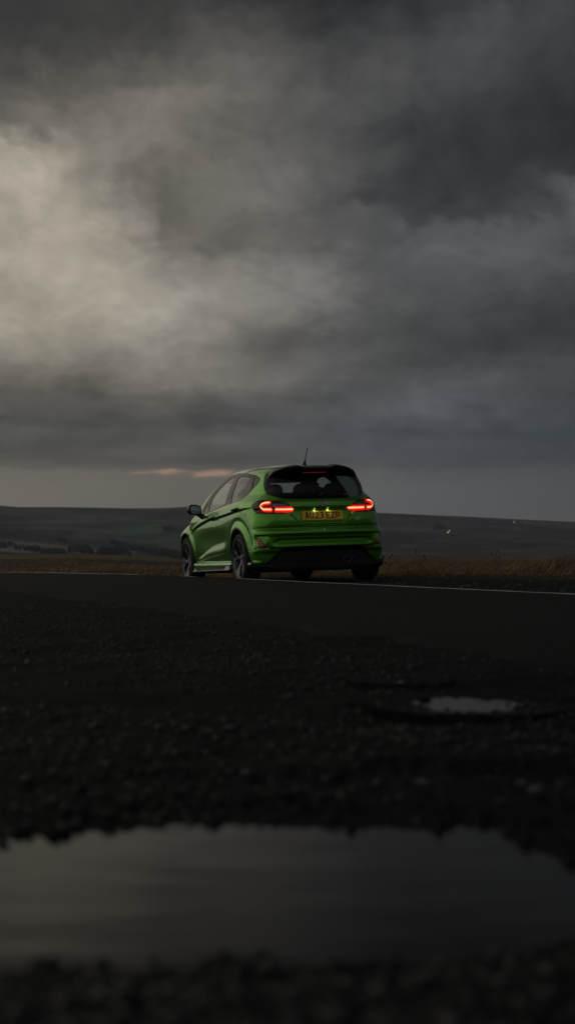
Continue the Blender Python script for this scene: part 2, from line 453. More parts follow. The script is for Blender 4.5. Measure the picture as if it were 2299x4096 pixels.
f_side = pchip([.10, .17, .215, .24, .265, .285, .33, .40, .50, .60, .75, .86, .93, .975, 1.01, 1.04, 1.10, 1.20, 1.30, 1.38, 1.46, 1.60],
               [.80, .83, .852, .853, .843, .815, .822, .836, .850, .858, .865, .866, .858, .838, .812, .792, .770, .724, .668, .612, .54, .38])
f_rear = pchip([.10, .16, .25, .40, .455, .55, .60, .635, .66, .70, .76, .86, .895, .915, .965, 1.00, 1.05, 1.2, 1.35, 1.48, 1.6],
               [-.62, -.66, -.70, -.735, -.762, -.768, -.772, -.765, -.716, -.724, -.727, -.706, -.692, -.714, -.712, -.690, -.640, -.552, -.452, -.36, -.27])
f_top = pchip([-1.0, -.5, -.35, -.1, .3, .8, 1.2, 1.5, 1.9, 2.26, 2.30, 2.6, 3.0, 3.2, 3.4],
              [1.375, 1.405, 1.432, 1.455, 1.478, 1.484, 1.484, 1.440, 1.270, 1.035, 1.015, .965, .86, .74, .55])
f_front = pchip([.1, .3, .5, .65, .8, 1.6], [3.18, 3.27, 3.30, 3.28, 3.16, 3.0])
SHX = [-.9, -.46, -.12, .17, .55, .9, 1.25, 1.6, 1.85, 2.3, 2.8]
f_crease = pchip(SHX, [.945, .938, .915, .893, .868, .85, .838, .80, .765, .66, .55])
f_ridge = pchip([.0, .45, .75, 1.0, 1.25, 1.58, 1.8, 2.0, 2.4], [.45, .44, .405, .382, .366, .342, .322, .300, .29])

f_belt = pchip([-.8, -.4, 0, .35, .7, 1.1, 1.55, 2.0, 2.6], [-.06, -.055, -.045, -.025, 0, .03, .075, .10, .10])

f_tap = pchip([.3, .45, .6, .73, .86, .97, 1.05, 1.2, 1.4], [.006, .022, .038, .056, .080, .097, .085, .062, .062])

def Yside(x, z):
    y = f_side(z + f_belt(x) * sst(.70, .92, z))
    gh = sst(.93, 1.12, z)
    y = y - gh * .085 * np.clip((.55 - x) / .95, 0, 2) ** 2
    y = y - f_tap(z) * np.clip((.12 - x) / .58, 0, 1.6) ** 2 + .012 * sst(.50, .36, z) * sst(-.3, -.5, x)
    y = y - gh * .006 * np.clip((x - 1.1) / 1.0, 0, 2) ** 2
    y = y - (1 - gh) * .004 * np.clip((x - 1.9) / .6, 0, 3) ** 2
    y = y - sst(2.6, 3.4, x) * .05
    low = sst(.30, .20, z)                       # the sill only stands out between the wheels
    # shoulder groove under the window line
    cz = f_crease(x)
    g = cz - z
    dep = .017 * sst(-.50, .1, x) * sst(2.25, 1.75, x) + .004 * sst(-.55, -.3, x) * sst(2.9, 2.2, x)
    wdt = .020 + .050 * sst(.1, 1.6, x)
    y = y - dep * np.where(g > 0, np.exp(-np.maximum(g, 0) / (wdt * 1.6)) * sst(0, .022, g), 0)
    y = y + .004 * bump(z, cz + .012, .03) * sst(-.55, -.2, x) * sst(2.3, 1.9, x)
    # lower door ridge: swells out above a sharp line and tucks in under it
    rz = f_ridge(x)
    on = sst(.38, .75, x) * sst(2.12, 1.85, x)
    h = .030 + .055 * sst(2.0, 1.0, x)
    y = y + on * .017 * np.where(z > rz, bump(z, rz, h * 1.6), sst(rz - .026, rz, z))
    # hollow in the middle of the doors
    y = y - .012 * bump(z, .56, .17) * sst(.35, .8, x) * sst(2.0, 1.6, x)
    # wheel arch flares
    for cx, rr in ((0., .375), (2.493, .375)):
        r = np.hypot(x - cx, z - .317)
        up = sst(.20, .36, z)
        y = y + up * (.020 * sst(.105, .0, np.abs(r - rr)) - .007 * sst(rr + .045, rr + .070, r) * sst(rr + .14, rr + .07, r))
    # mirror foot area stays clean
    return y

def Xrear(y, z):
    x = f_rear(z)
    ay = np.abs(y)
    gl = sst(.97, 1.10, z)
    x = x + (.115 * (1 - gl) + .135 * gl) * (ay / .75) ** 2.3
    # number plate recess in the tailgate
    up = sst(.905, .893, z)
    lo = z - (.700 + .16 * sst(.24, .45, ay))
    x = x + .026 * up * sst(-.014, .014, lo) * sst(.47, .40, ay)
    # hollow band across the bumper and its swell above
    x = x + .014 * sst(.545, .525, z) * sst(.445, .465, z) * sst(.66, .56, ay + .6 * np.abs(z - .49))
    x = x - .012 * bump(z, .613, .055) * sst(.9, .5, ay)
    # step under the reflectors
    x = x - .010 * bump(z, .395, .03) * sst(.50, .60, ay)
    return x

def smax(a, b, R):
    u = a + R; v = b + R
    return np.where((u > 0) & (v > 0), np.hypot(np.maximum(u, 0), np.maximum(v, 0)) - R, np.maximum(a, b))

def fbody(x, y, z):
    ay = np.abs(y)
    side = ay - Yside(x, z)
    rear = Xrear(y, z) - x
    top = (z - f_top(x) + (.055 + .05 * sst(1.9, 2.4, x)) * (ay / .6) ** 2) * .93
    front = (x - f_front(z) + .26 * (ay / .88) ** 4) * .9
    Rr = .085 + .055 * sst(.45, .55, z) * sst(1.15, .9, z) + .02 * sst(.8, .9, z) * sst(1.15, 1.0, z)
    a = smax(side, rear * .92, Rr)
    a = smax(a, front, .16)
    # vent hollow above and around each bumper reflector
    w = ay + x
    a = a + .020 * sst(.596, .576, z) * sst(.535, .575, z + .05 * (w - .1)) * sst(-.07, .16, w) * sst(.285, .270, w) * (x < 0)
    a = a + .010 * sst(.585, .575, z) * sst(.418, .430, z) * sst(-.01, .02, w - .30 * (z - .44)) * sst(.285, .272, w - .35 * (z - .56)) * (x < 0)
    a = smax(a, top, .075)
    return a
# ---------------------------------------------------------------- value noise for terrain
_perm = rng.random((256, 256)).astype(np.float64)
def vnoise(x, y):
    xi = np.floor(x).astype(int); yi = np.floor(y).astype(int); fx = x - xi; fy = y - yi
    fx = fx * fx * (3 - 2 * fx); fy = fy * fy * (3 - 2 * fy)
    g = lambda a, b: _perm[a & 255, b & 255]
    return (g(xi, yi) * (1 - fx) + g(xi + 1, yi) * fx) * (1 - fy) + (g(xi, yi + 1) * (1 - fx) + g(xi + 1, yi + 1) * fx) * fy
def fbm(x, y, o=5, rough=.5):
    s = 0; a = 1; n = 0
    for i in range(o):
        s = s + a * (vnoise(x + 17.3 * i, y + 9.1 * i) - .5); n += a; a *= rough; x = x * 2.03; y = y * 2.03
    return s / n * 2

CZ = CAM_Z; HOR = 2222.0
def tcoord(x, y): return x * .9504 + y * .3110
def scoord(x, y): return -x * .3110 + y * .9504
def ts_xy(t, s): return t * .9504 - s * .3110, t * .3110 + s * .9504
def px_ground(u, v, z):
    """point of the level z seen at a place of the 2299 x 4096 picture"""
    d = (CZ - z) * FPX / (v - HOR); return (u - 1149.5) / FPX * d, d

# shore of the big puddle and of the small ones
V2 = 2299 / 1446
BIG = [px_ground(a * V2, b * V2, .02) for a, b in
       [(-250, 2105), (-120, 2118), (0, 2122), (30, 2104), (60, 2092), (160, 2104), (180, 2090), (300, 2082), (318, 2092), (345, 2080), (410, 2070), (560, 2068), (650, 2073), (840, 2079), (900, 2084), (980, 2077),
        (1050, 2086), (1130, 2088), (1150, 2074), (1220, 2077), (1270, 2092), (1300, 2125), (1380, 2150), (1446, 2178), (1700, 2235), (1800, 2300), (1650, 2350), (1446, 2372), (1390, 2368), (1280, 2392), (1180, 2400), (1100, 2412), (1040, 2418),
        (900, 2420), (860, 2412), (820, 2425), (750, 2422), (690, 2412), (620, 2425), (590, 2408), (530, 2412), (500, 2432), (300, 2438), (260, 2420), (240, 2436), (110, 2428), (0, 2442), (-200, 2450)]]
SM1 = [px_ground(a * V2, b * V2, .060) for a, b in [(1022, 1766), (1075, 1757), (1115, 1752), (1180, 1755), (1250, 1760), (1312, 1770), (1322, 1784), (1250, 1792), (1120, 1792), (1060, 1783)]]
SM2 = [px_ground(a * V2, b * V2, .066) for a, b in [(970, 1709), (1000, 1707), (1035, 1712), (1030, 1717), (985, 1716)]]
GLINTS = []
for a, b, wpx, dpx in ((1016, 1943, 40, 16), (1050, 1962, 46, 14), (1030, 1976, 30, 12), (1150, 1950, 40, 9), (1238, 1952, 46, 10), (1312, 1964, 40, 15), (1340, 1980, 46, 16), (1355, 1955, 34, 10), (1404, 1965, 40, 12), (1436, 1978, 50, 17), (905, 1768, 30, 3), (940, 1773, 34, 3), (1390, 1771, 40, 4)):
    lv_ = .034 if b > 1900 else .056
    GLINTS.append(([px_ground((a + wpx * .5 * math.cos(q) * (1 + .3 * math.sin(3 * q + a))) * V2, (b + dpx * .5 * math.sin(q) * (1 + .3 * math.cos(2 * q + a))) * V2, lv_) for q in np.linspace(0, 2 * math.pi, 12, endpoint=False)], lv_, .008))
SM6 = [px_ground(a * V2, b * V2, .055) for a, b in [(1335, 1768), (1400, 1764), (1430, 1772), (1360, 1779)]]
POOLS = [(BIG, .020, .05), (SM1, .060, .03), (SM2, .066, .02)] + GLINTS

def crest(s): return .133 - .00030 * np.clip(s - 20, 0, 60) ** 2 + .00 * s
def road_z(t, s): return np.maximum(crest(s), -.60) - .0045 * (5.6 - t) ** 2 * (t < 5.6) - .055 * sst(23, 30, s) * np.clip(5.86 - t, 0, 1.2)
RIDGE_U = [-2500, 0, 290, 520, 735, 900, 1530, 2000, 2299, 5000]
RIDGE_V = [2222, 2215, 2214, 2223, 2238, 2237, 2230, 2235, 2240, 2236]
def ground_z(x, y, fine=True):
    t = tcoord(x, y); s = scoord(x, y); r = np.hypot(x, y)
    rz = road_z(t, s)
    k = sst(2.9, .6, t)
    z = rz * (1 - k) + .052 * k
    # beyond the road edge the verge drops a little and lies tilted under the car
    vz = .0924 + .034 * np.clip(t - 6.77, -1, 1.4) - .0085 * np.clip(s - 19.88, -6, 8)
    z = np.where(t > 5.86, vz * sst(5.84, 5.96, t) + rz * (1 - sst(5.84, 5.96, t)), z)
    # under the road sheet
    z = z - .035 * sst(2.35, 2.75, t) * sst(5.92, 5.80, t) * sst(-60, -40, s)
    # open moor
    u = 1149.5 + FPX * np.where(y > 1, x / np.maximum(y, 1), np.sign(x) * 3)
    zr = CZ - (np.interp(u, RIDGE_U, RIDGE_V) - HOR) / FPX * 330
    a = sst(26, 330, r); b = sst(330, 1000, r)
    far = (.02 + .10 * fbm(x * .05, y * .05, 4)) * (1 - a) + zr * a
    far = far + fbm(x * .012 + 5, y * .012, 4) * 1.0 * sst(60, 200, r) * sst(330, 200, r) * .35
    far = far * (1 - b) + b * (-24)
    m = sst(24, 34, r) * (t > 5.9)
    z = z * (1 - m) + far * m
    z = np.where(t < 5.9, z * (1 - sst(120, 400, r)) + far * sst(120, 400, r), z)
    if fine:
        off = (t < 2.45) | (t > 5.9)
        g = fbm(x * 3.1, y * 3.1, 5) * .012 + fbm(x * 19, y * 19, 4, .6) * .0045 * sst(60, 20, r)
        g = g + np.maximum(fbm(x * 9 + 40, y * 9, 3), 0) * .008 * sst(14, 5, r)
        z = z + np.where(off, g, 0) * sst(2.6, 2.2, np.where(t > 5, 0, t))
        g2 = fbm(x * .9, y * .9, 4) * .018 * sst(2.4, 1.4, t); z = z + g2
        for poly, lv, dep in POOLS:
            P = np.stack([x.ravel(), y.ravel()], 1); pa = np.array(poly)
            sel = (P[:, 0] > pa[:, 0].min() - .9) & (P[:, 0] < pa[:, 0].max() + .9) & (P[:, 1] > pa[:, 1].min() - .9) & (P[:, 1] < pa[:, 1].max() + .9)
            if not sel.any(): continue
            zf = z.ravel(); sd = poly_sd(P[sel], pa)
            q = P[sel]; rag = fbm(q[:, 0] * 30, q[:, 1] * 30, 3) * .010
            brk = np.maximum(fbm(q[:, 0] * 38 + 3, q[:, 1] * 14 + 5, 3) + .08, 0) * (.014 if dep < .04 else 0) * (sd < .004)
            bank = lv + np.where(sd > 0, (.040 if dep > .04 else .065) * sd + .0015, .20 * sd) + rag * .22 + brk + np.maximum(fbm(q[:, 0] * 45 + 9, q[:, 1] * 22, 2) - .28, 0) * .024
            bank = np.maximum(bank, lv - dep)
            z0 = zf[sel]; reach = .9 if dep > .04 else (.22 if dep > .01 else .12)
            hi = bank + (.10 if dep > .04 else .20) * np.maximum(sd - reach * .4, 0) + .008 * np.clip((z0 - bank) / .03, 0, 1) * sst(.03, .2, sd)
            lo = np.where(sd < (.12 if dep > .01 else .02), lv + .0015 + .03 * sd + rag * .2, -9)
            zf[sel] = np.where(sd > 0, np.maximum(np.where(sd < reach, np.minimum(z0, hi), z0), lo), bank if dep < .04 else np.minimum(bank, np.maximum(z0, lv - dep)))
            z = zf.reshape(z.shape)
    return z

def grid_mesh(name, X, Y, Z, m, col=None):
    n, k = X.shape; V = np.stack([X, Y, Z], -1).reshape(-1, 3)
    i = np.arange(n * k).reshape(n, k)
    F = np.stack([i[:-1, :-1], i[:-1, 1:], i[1:, 1:], i[1:, :-1]], -1).reshape(-1, 4)
    me = mesh_from(name, V, F)
    if col is not None:
        at = me.color_attributes.new('tone', 'FLOAT_COLOR', 'POINT')
        c = np.concatenate([col.reshape(-1, 3), np.ones((n * k, 1))], 1).astype(np.float32); at.data.foreach_set('color', c.ravel())
    o = link(name, me, None, m); o['kind'] = 'structure'; return o

# ---------------------------------------------------------------- ground materials
def tone_mat(name, rough=.9, bump_d=.0, scale=8., mul=1., spec=.25, vary=.35):
    m = bpy.data.materials.new(name); m.use_nodes = True; nt = m.node_tree; b = nt.nodes['Principled BSDF']
    a = nt.nodes.new('ShaderNodeAttribute'); a.attribute_name = 'tone'
    tc = nt.nodes.new('ShaderNodeTexCoord'); n = nt.nodes.new('ShaderNodeTexNoise'); n.inputs['Scale'].default_value = scale; n.inputs['Detail'].default_value = 10; n.inputs['Roughness'].default_value = .65
    nt.links.new(tc.outputs['Object'], n.inputs['Vector'])
    mr = nt.nodes.new('ShaderNodeMapRange'); mr.inputs[1].default_value = .3; mr.inputs[2].default_value = .7; mr.inputs[3].default_value = (1 - vary) * mul; mr.inputs[4].default_value = (1 + vary) * mul
    nt.links.new(n.outputs[0], mr.inputs[0])
    v = nt.nodes.new('ShaderNodeVectorMath'); v.operation = 'SCALE'; nt.links.new(a.outputs['Color'], v.inputs[0]); nt.links.new(mr.outputs[0], v.inputs['Scale'])
    nt.links.new(v.outputs[0], b.inputs['Base Color']); b.inputs['Roughness'].default_value = rough; b.inputs['Specular IOR Level'].default_value = spec
    if bump_d:
        u = nt.nodes.new('ShaderNodeBump'); u.inputs['Distance'].default_value = bump_d; u.inputs['Strength'].default_value = 1
        nt.links.new(n.outputs[0], u.inputs['Height']); nt.links.new(u.outputs[0], b.inputs['Normal'])
    return m

rr = np.concatenate([np.geomspace(.35, 1.2, 25, endpoint=False), np.geomspace(1.2, 7, 300, endpoint=False), np.geomspace(7, 30, 190, endpoint=False), np.geomspace(30, 1000, 170)])
th_ = np.concatenate([np.linspace(-180, -40, 36, endpoint=False), np.linspace(-40, -12, 50, endpoint=False), np.linspace(-12, 12, 460, endpoint=False), np.linspace(12, 40, 50, endpoint=False), np.linspace(40, 180, 37)])
RR, TH = np.meshgrid(rr, np.radians(th_), indexing='ij')
GX, GY = RR * np.sin(TH), RR * np.cos(TH)
GZ = ground_z(GX, GY)
t_, s_ = tcoord(GX, GY), scoord(GX, GY)
# what grows or lies where: wet dark gravel near, moss and grit on the verge, bleached moor grass and heather far off
nA = fbm(GX * .9, GY * .9, 5)[..., None]; nB = fbm(GX * .05, GY * .02 + 3, 5)[..., None]; nC = fbm(GX * .018 + 9, GY * .009, 5)[..., None]
gravel = np.array([.0070, .0081, .0097]) * (1 + .5 * nA)
moss = np.array([.060, .050, .022]) * (1 + .5 * nA)
gold = np.array([.150, .105, .060]); heather = np.array([.040, .030, .026]); olive = np.array([.075, .070, .038])
moor = gold + (heather - gold) * np.clip(.5 + 2.6 * nC + 1.2 * nB, 0, 1)
moor = moor + (olive - moor) * np.clip(2.2 * nB - .1, 0, .7)
k1 = sst(7.6, 8.8, t_ + .5 * fbm(GX * .7, GY * .7, 3) - .0)[..., None]
k2 = sst(24, 34, RR)[..., None] * (t_ > 5.9)[..., None]
C = gravel * (1 - k1) + moss * k1
C = C * (1 - k2) + moor * k2
C = np.where((t_ < 5.9)[..., None] & (RR > 60)[..., None], moor, C)
grd = grid_mesh('ground', GX, GY, GZ, tone_mat('gravel and moor ground', .85, .012, 22., spec=.07), C)

# ---------------------------------------------------------------- road
ts = np.concatenate([[2.42], np.linspace(2.44, 5.84, 44), [5.87]]); ss = np.concatenate([np.linspace(-40, 2, 60, endpoint=False), np.linspace(2, 45, 420, endpoint=False), np.linspace(45, 260, 120)])
TT, SS = np.meshgrid(ts, ss, indexing='ij')
e0 = .16 * fbm(SS * 1.3, SS * 0 + 2, 5, .65) + .05 * fbm(SS * 7, SS * 0 + 5, 3)
e1 = .030 * fbm(SS * 2.1, SS * 0 + 8, 4)
w0_ = sst(3.1, 2.42, TT); w1_ = sst(5.5, 5.87, TT)
TT = TT + e0 * w0_ + e1 * w1_
RX, RY = ts_xy(TT, SS)
RZ = road_z(TT, SS) + .006 + .004 * fbm(RX * .8, RY * .8, 3)
RZ[0] -= .03; RZ[-1] -= .10; RZ[1] -= .008
rb = np.array([.0112, .0124, .0142]) * (1 + .25 * fbm(RX * .6, RY * .6, 4)[..., None])
# two paler wheel tracks, polished by traffic
for c in (3.35, 4.75): rb = rb * (1 + .16 * bump(TT, c, .35)[..., None])
road = grid_mesh('road', RX, RY, RZ, tone_mat('worn asphalt', .85, .004, 140., spec=.10, vary=.3), rb)
M_line = tone_mat('worn white road paint', .6, .003, 60., vary=.18)
for a, b in ((-30, 19.35), (21.35, 22.0), (24.4, 200)):
    n = int((b - a) * (6 if b < 150 else 4)) + 4
    sv = a + (b - a) * np.linspace(0, 1, n) ** (1 if b < 150 else 1.6); tv = np.linspace(-.05, .05, 5)
    SV, TV = np.meshgrid(sv, tv, indexing='ij')
    TV = TV + 5.72 + .008 * np.sign(TV) * fbm(SV * 6, np.sign(TV) * 7 + 3, 3)
    X_, Y_ = ts_xy(TV, SV)
    Z_ = road_z(TV, SV) + .006 + .004 * fbm(X_ * .8, Y_ * .8, 3) + .005
    cc = np.ones(X_.shape + (3,)) * np.array([.62, .60, .55]) * (1 - .30 * np.clip(fbm(X_ * 5, Y_ * 5, 4), 0, 1)[..., None])
    o = grid_mesh('edge_line', X_, Y_, Z_, M_line, cc)

# ---------------------------------------------------------------- water
M_water = bpy.data.materials.new('dark still water'); M_water.use_nodes = True
nt = M_water.node_tree; b = nt.nodes['Principled BSDF']; b.inputs['Base Color'].default_value = (.010, .010, .0108, 1); b.inputs['Roughness'].default_value = .14; b.inputs['IOR'].default_value = 1.33; b.inputs['Specular Tint'].default_value = (.78, .90, 1, 1); b.inputs['Specular IOR Level'].default_value = .04
tc_ = nt.nodes.new('ShaderNodeTexCoord'); mp = nt.nodes.new('ShaderNodeMapping'); mp.inputs['Scale'].default_value = (3.2, 6, 1)
wn = nt.nodes.new('ShaderNodeTexNoise'); wn.inputs['Scale'].default_value = 1.2; wn.inputs['Detail'].default_value = 3
bu = nt.nodes.new('ShaderNodeBump'); bu.inputs['Strength'].default_value = .45; bu.inputs['Distance'].default_value = .005
nt.links.new(tc_.outputs['Object'], mp.inputs[0]); nt.links.new(mp.outputs[0], wn.inputs[0]); nt.links.new(wn.outputs[0], bu.inputs['Height']); nt.links.new(bu.outputs[0], b.inputs['Normal'])
for i, (poly, lv, dep) in enumerate(POOLS):
    pa = np.array(poly); c = pa.mean(0)
    big = c + (pa - c) * (1.06 if i == 0 else 1.15)
    if i == 0: big = pa
    bm = bmesh.new()
    P = [Vector((p[0], p[1], lv)) for p in big]
    # the sheet reaches a little under the bank; the bank's own shape draws the shore
    n = len(P); outp = []
    for j in range(n):
        d = (P[(j + 1) % n] - P[j - 1]).normalized(); outp.append(P[j] + Vector((-d.y, d.x, 0)) * (.05 if i == 0 else .01) * (1 if sum((P[k].x * P[(k+1) % n].y - P[(k+1) % n].x * P[k].y) for k in range(n)) < 0 else -1))
    f = bm.faces.new([bm.verts.new(p) for p in outp]); bmesh.ops.triangulate(bm, faces=[f])
    o = link('puddle', bm_mesh('puddle', bm), None, M_water); o['kind'] = 'structure'

# ---------------------------------------------------------------- loose stones
def stones(name, XY, size, colr):
    """one joined mesh of small irregular stones"""
    bm = bmesh.new(); bmesh.ops.create_icosphere(bm, subdivisions=1, radius=1); bv = np.array([v.co[:] for v in bm.verts]); bf = np.array([[v.index for v in f.verts] for f in bm.faces]); bm.free()
    n = len(XY); Z = ground_z(XY[:, 0], XY[:, 1])
    Vs = bv[None] * (1 + .35 * (rng.random((n, len(bv), 1)) - .5)); sc = size[:, None, None] * np.array([1, .8, .55]) * (1 + .4 * (rng.random((n, 1, 3)) - .5))
    Vs = Vs * sc; a = rng.random(n) * 6.283; ca, sa = np.cos(a)[:, None], np.sin(a)[:, None]
    x = Vs[..., 0] * ca - Vs[..., 1] * sa; y = Vs[..., 0] * sa + Vs[..., 1] * ca
    V = np.stack([x + XY[:, 0:1], y + XY[:, 1:2], Vs[..., 2] + (Z + size * .12)[:, None]], -1).reshape(-1, 3)
    F = (bf[None] + (np.arange(n) * len(bv))[:, None, None]).reshape(-1, 3)
    me = mesh_from(name, V, F, smooth=False)
    at = me.color_attributes.new('tone', 'FLOAT_COLOR', 'POINT')
    c = np.repeat(np.array(colr)[None] * (.6 + .7 * rng.random((n, 1)) + 2.5 * (rng.random((n, 1)) > .985)), len(bv), 0)
    at.data.foreach_set('color', np.concatenate([c, np.ones((len(c), 1))], 1).astype(np.float32).ravel())
    o = link(name, me, None, M_stone); o['kind'] = 'stuff'; return o
M_stone = tone_mat('wet stone', .5, 0, 80., spec=.35)
n = 26000
r_ = 1.0 * (12 / 1.0) ** rng.random(n); a_ = np.radians(rng.uniform(-13, 13, n)); X = np.stack([r_ * np.sin(a_), r_ * np.cos(a_)], 1)
t = tcoord(*X.T); keep = (t < 2.5 - .25 * rng.random(n)) & (fbm(X[:, 0] * 1.4, X[:, 1] * 1.4, 4) + .25 * rng.standard_normal(n) > -.12)
for poly, lv, dep in POOLS: keep &= poly_sd(X, poly) > -.01
X = X[keep]
st = stones('gravel', X, .0025 + .009 * rng.random(len(X)) ** 6 + .0009 * np.hypot(*X.T) * rng.random(len(X)) ** 2, (.0115, .0125, .0140))
st['label'] = 'dark wet gravel strewn over the near ground and along the puddle banks'; st['category'] = 'gravel'
n = 9000
r_ = rng.uniform(10, 27, n); a_ = np.radians(rng.uniform(-13, 14, n)); X = np.stack([r_ * np.sin(a_), r_ * np.cos(a_)], 1)
t = tcoord(*X.T); X = X[(t > 5.93) & (t < 9.0)]
st = stones('verge_gravel', X, .005 + .016 * rng.random(len(X)) ** 3, (.034, .033, .032))
st['label'] = 'grey grit on the narrow verge between the white line and the grass'; st['category'] = 'gravel'

# ---------------------------------------------------------------- moor grass
def grass(name, XY, H, cols, lean, wid):
    n = len(XY); Z = ground_z(XY[:, 0], XY[:, 1]) - .01
    a = rng.random(n) * 6.283; w = wid * (.6 + .8 * rng.random(n)); dx, dy = np.cos(a) * w, np.sin(a) * w
    lx = lean[0] * H * (.4 + .9 * rng.random(n)) + .25 * H * rng.standard_normal(n); ly = lean[1] * H + .25 * H * rng.standard_normal(n)
    B = np.stack([XY[:, 0], XY[:, 1], Z], 1)
    p = lambda k, sgn, ww: B + np.stack([lx * k ** 1.8 + sgn * dx * ww, ly * k ** 1.8 + sgn * dy * ww, H * k * (1 - .12 * k)], 1)
    V = np.stack([p(0, -1, 1), p(0, 1, 1), p(.5, -1, .8), p(.5, 1, .8), p(1., 0, 0)], 1).reshape(-1, 3)
    o5 = (np.arange(n) * 5)[:, None, None]
    F = (np.array([[0, 1, 3], [0, 3, 2], [2, 3, 4]])[None] + o5).reshape(-1, 3)
    me = mesh_from(name, V, F, smooth=False)
    at = me.color_attributes.new('tone', 'FLOAT_COLOR', 'POINT'); c = np.repeat(cols, 5, 0)
    at.data.foreach_set('color', np.concatenate([c, np.ones((len(c), 1))], 1).astype(np.float32).ravel())
    o = link(name, me, None, M_grass); o['kind'] = 'stuff'; return o
M_grass = tone_mat('dry grass', .7, 0, 3., spec=.2, vary=.15)
straw = np.array([.40, .295, .165]); rust = np.array([.21, .100, .045]); green = np.array([.085, .090, .030]); brown = np.array([.10, .065, .035])
def gcol(X, n, w):
    a = fbm(X[:, 0] * .7, X[:, 1] * .5, 4); k = rng.random(n)
    base = np.where(k[:, None] < w[0], straw, np.where(k[:, None] < w[0] + w[1], rust, np.where(k[:, None] < w[0] + w[1] + w[2], green, brown)))
    return base * (.55 + .7 * rng.random((n, 1))) * (1 + .6 * a[:, None])
# the tall fringe behind the car and to its right
n = 125000
r_ = 24.2 + 17 * rng.random(n) ** 1.6; a_ = np.radians(rng.uniform(-6.5, 21, n)); X = np.stack([r_ * np.sin(a_), r_ * np.cos(a_)], 1)
clump = fbm(X[:, 0] * 1.1, X[:, 1] * .6, 4) + .5 * fbm(X[:, 0] * .45 + 3, X[:, 1] * .2, 3); u_ = 1149.5 + FPX * X[:, 0] / X[:, 1]
keep = (clump + .3 * rng.random(n) > -.12); X = X[keep]; clump = clump[keep]; u_ = u_[keep]; n = len(X); rX = np.hypot(*X.T)
prof = np.interp(u_, [0, 700, 900, 1450, 1530, 1600, 1680, 1760, 1840, 1900, 2000, 2100, 2180, 2299, 2600], [.05, .06, .10, .12, .16, .20, .24, .19, .17, .24, .22, .28, .26, .20, .20])
H = prof * (.35 + .95 * np.clip(.35 + 2.4 * clump, 0, 1.3)) * (.6 + .5 * rng.random(n)) * sst(23.8, 26.5, rX) + .04
g1 = grass('tall_grass', X, H, gcol(X, n, (.34, .12, .16)), (.8, .0), .0036)
g1['label'] = 'bleached wind-blown grass fringe beyond the gravel verge right of the car'; g1['category'] = 'grass'
n = 34000
r_ = 22.6 + 3.2 * rng.random(n); a_ = np.radians(rng.uniform(-5, 21, n)); X = np.stack([r_ * np.sin(a_), r_ * np.cos(a_)], 1); X = X[(tcoord(*X.T) > 8.3)]; n = len(X)
g2 = grass('low_grass', X, .015 + .05 * rng.random(n) * sst(22.6, 24.5, np.hypot(*X.T)), gcol(X, n, (.06, .22, .34)) * .75, (.3, 0), .0035)
g2['label'] = 'short mossy orange-green turf edging the gravel in front of the tall grass'; g2['category'] = 'grass'
n = 30000
r_ = 30 * (150 / 30) ** rng.random(n); a_ = np.radians(rng.uniform(-13, -1.5, n)); X = np.stack([r_ * np.sin(a_), r_ * np.cos(a_)], 1)
cl = fbm(X[:, 0] * .25, X[:, 1] * .08, 4); keep = (cl > -.05) & (tcoord(*X.T) > 6.3); X = X[keep]; n = len(X)
H = (.03 + .10 * rng.random(n)) * (.4 + 1.1 * np.clip(cl[keep] * 2, 0, 1)); cc = gcol(X, n, (.50, .28, .05))
g3 = grass('moor_grass', X, H, cc, (.5, 0), .006)
g3['label'] = 'rusty and straw coloured tussocks across the open moor left of the car'; g3['category'] = 'grass'

# dead stalks that stand clear of the fringe
M_stalk = mat('dead stalk', (.030, .022, .016), .9)
def stalk(u, r, h, label, seed):
    rs = random.Random(seed); x, y = (u - 1149.5) / FPX * r, r; z = float(ground_z(np.array([x]), np.array([y]))[0])
    e = empty('dead_plant', None, (x, y, z)); bm = bmesh.new(); add_tube(bm, [(0, 0, -.02), (.01, 0, h * .5), (.03, 0, h)], [.004, .003, .002], 6)
    link('stem', bm_mesh('stem', bm), e, M_stalk)
    for k in range(5):
        zz = h * (.45 + .13 * k); a = rs.uniform(0, 6.28); L = .05 + .05 * rs.random()
        bm = bmesh.new(); tip = (.02 + L * math.cos(a), L * .4 * math.sin(a), zz + .05)
        add_tube(bm, [(.015, 0, zz), tip], [.0025, .0015], 5); bmesh.ops.create_icosphere(bm, subdivisions=1, radius=.012 + .006 * rs.random(), matrix=Matrix.Translation(tip))
        link('seed_head', bm_mesh('seed_head', bm), e, M_stalk)
    e['label'] = label; e['category'] = 'plant'; e['group'] = 'dead stalks in the grass'
stalk(1552, 24.6, .27, 'dark dead thistle stalk just right of the car rear wheel', 3)
stalk(1672, 26.0, .36, 'thin dead stalk rising from the first grass tussock right of the car', 5)
stalk(1975, 26.5, .36, 'dead stalk in the grass between the two tallest clumps', 8)

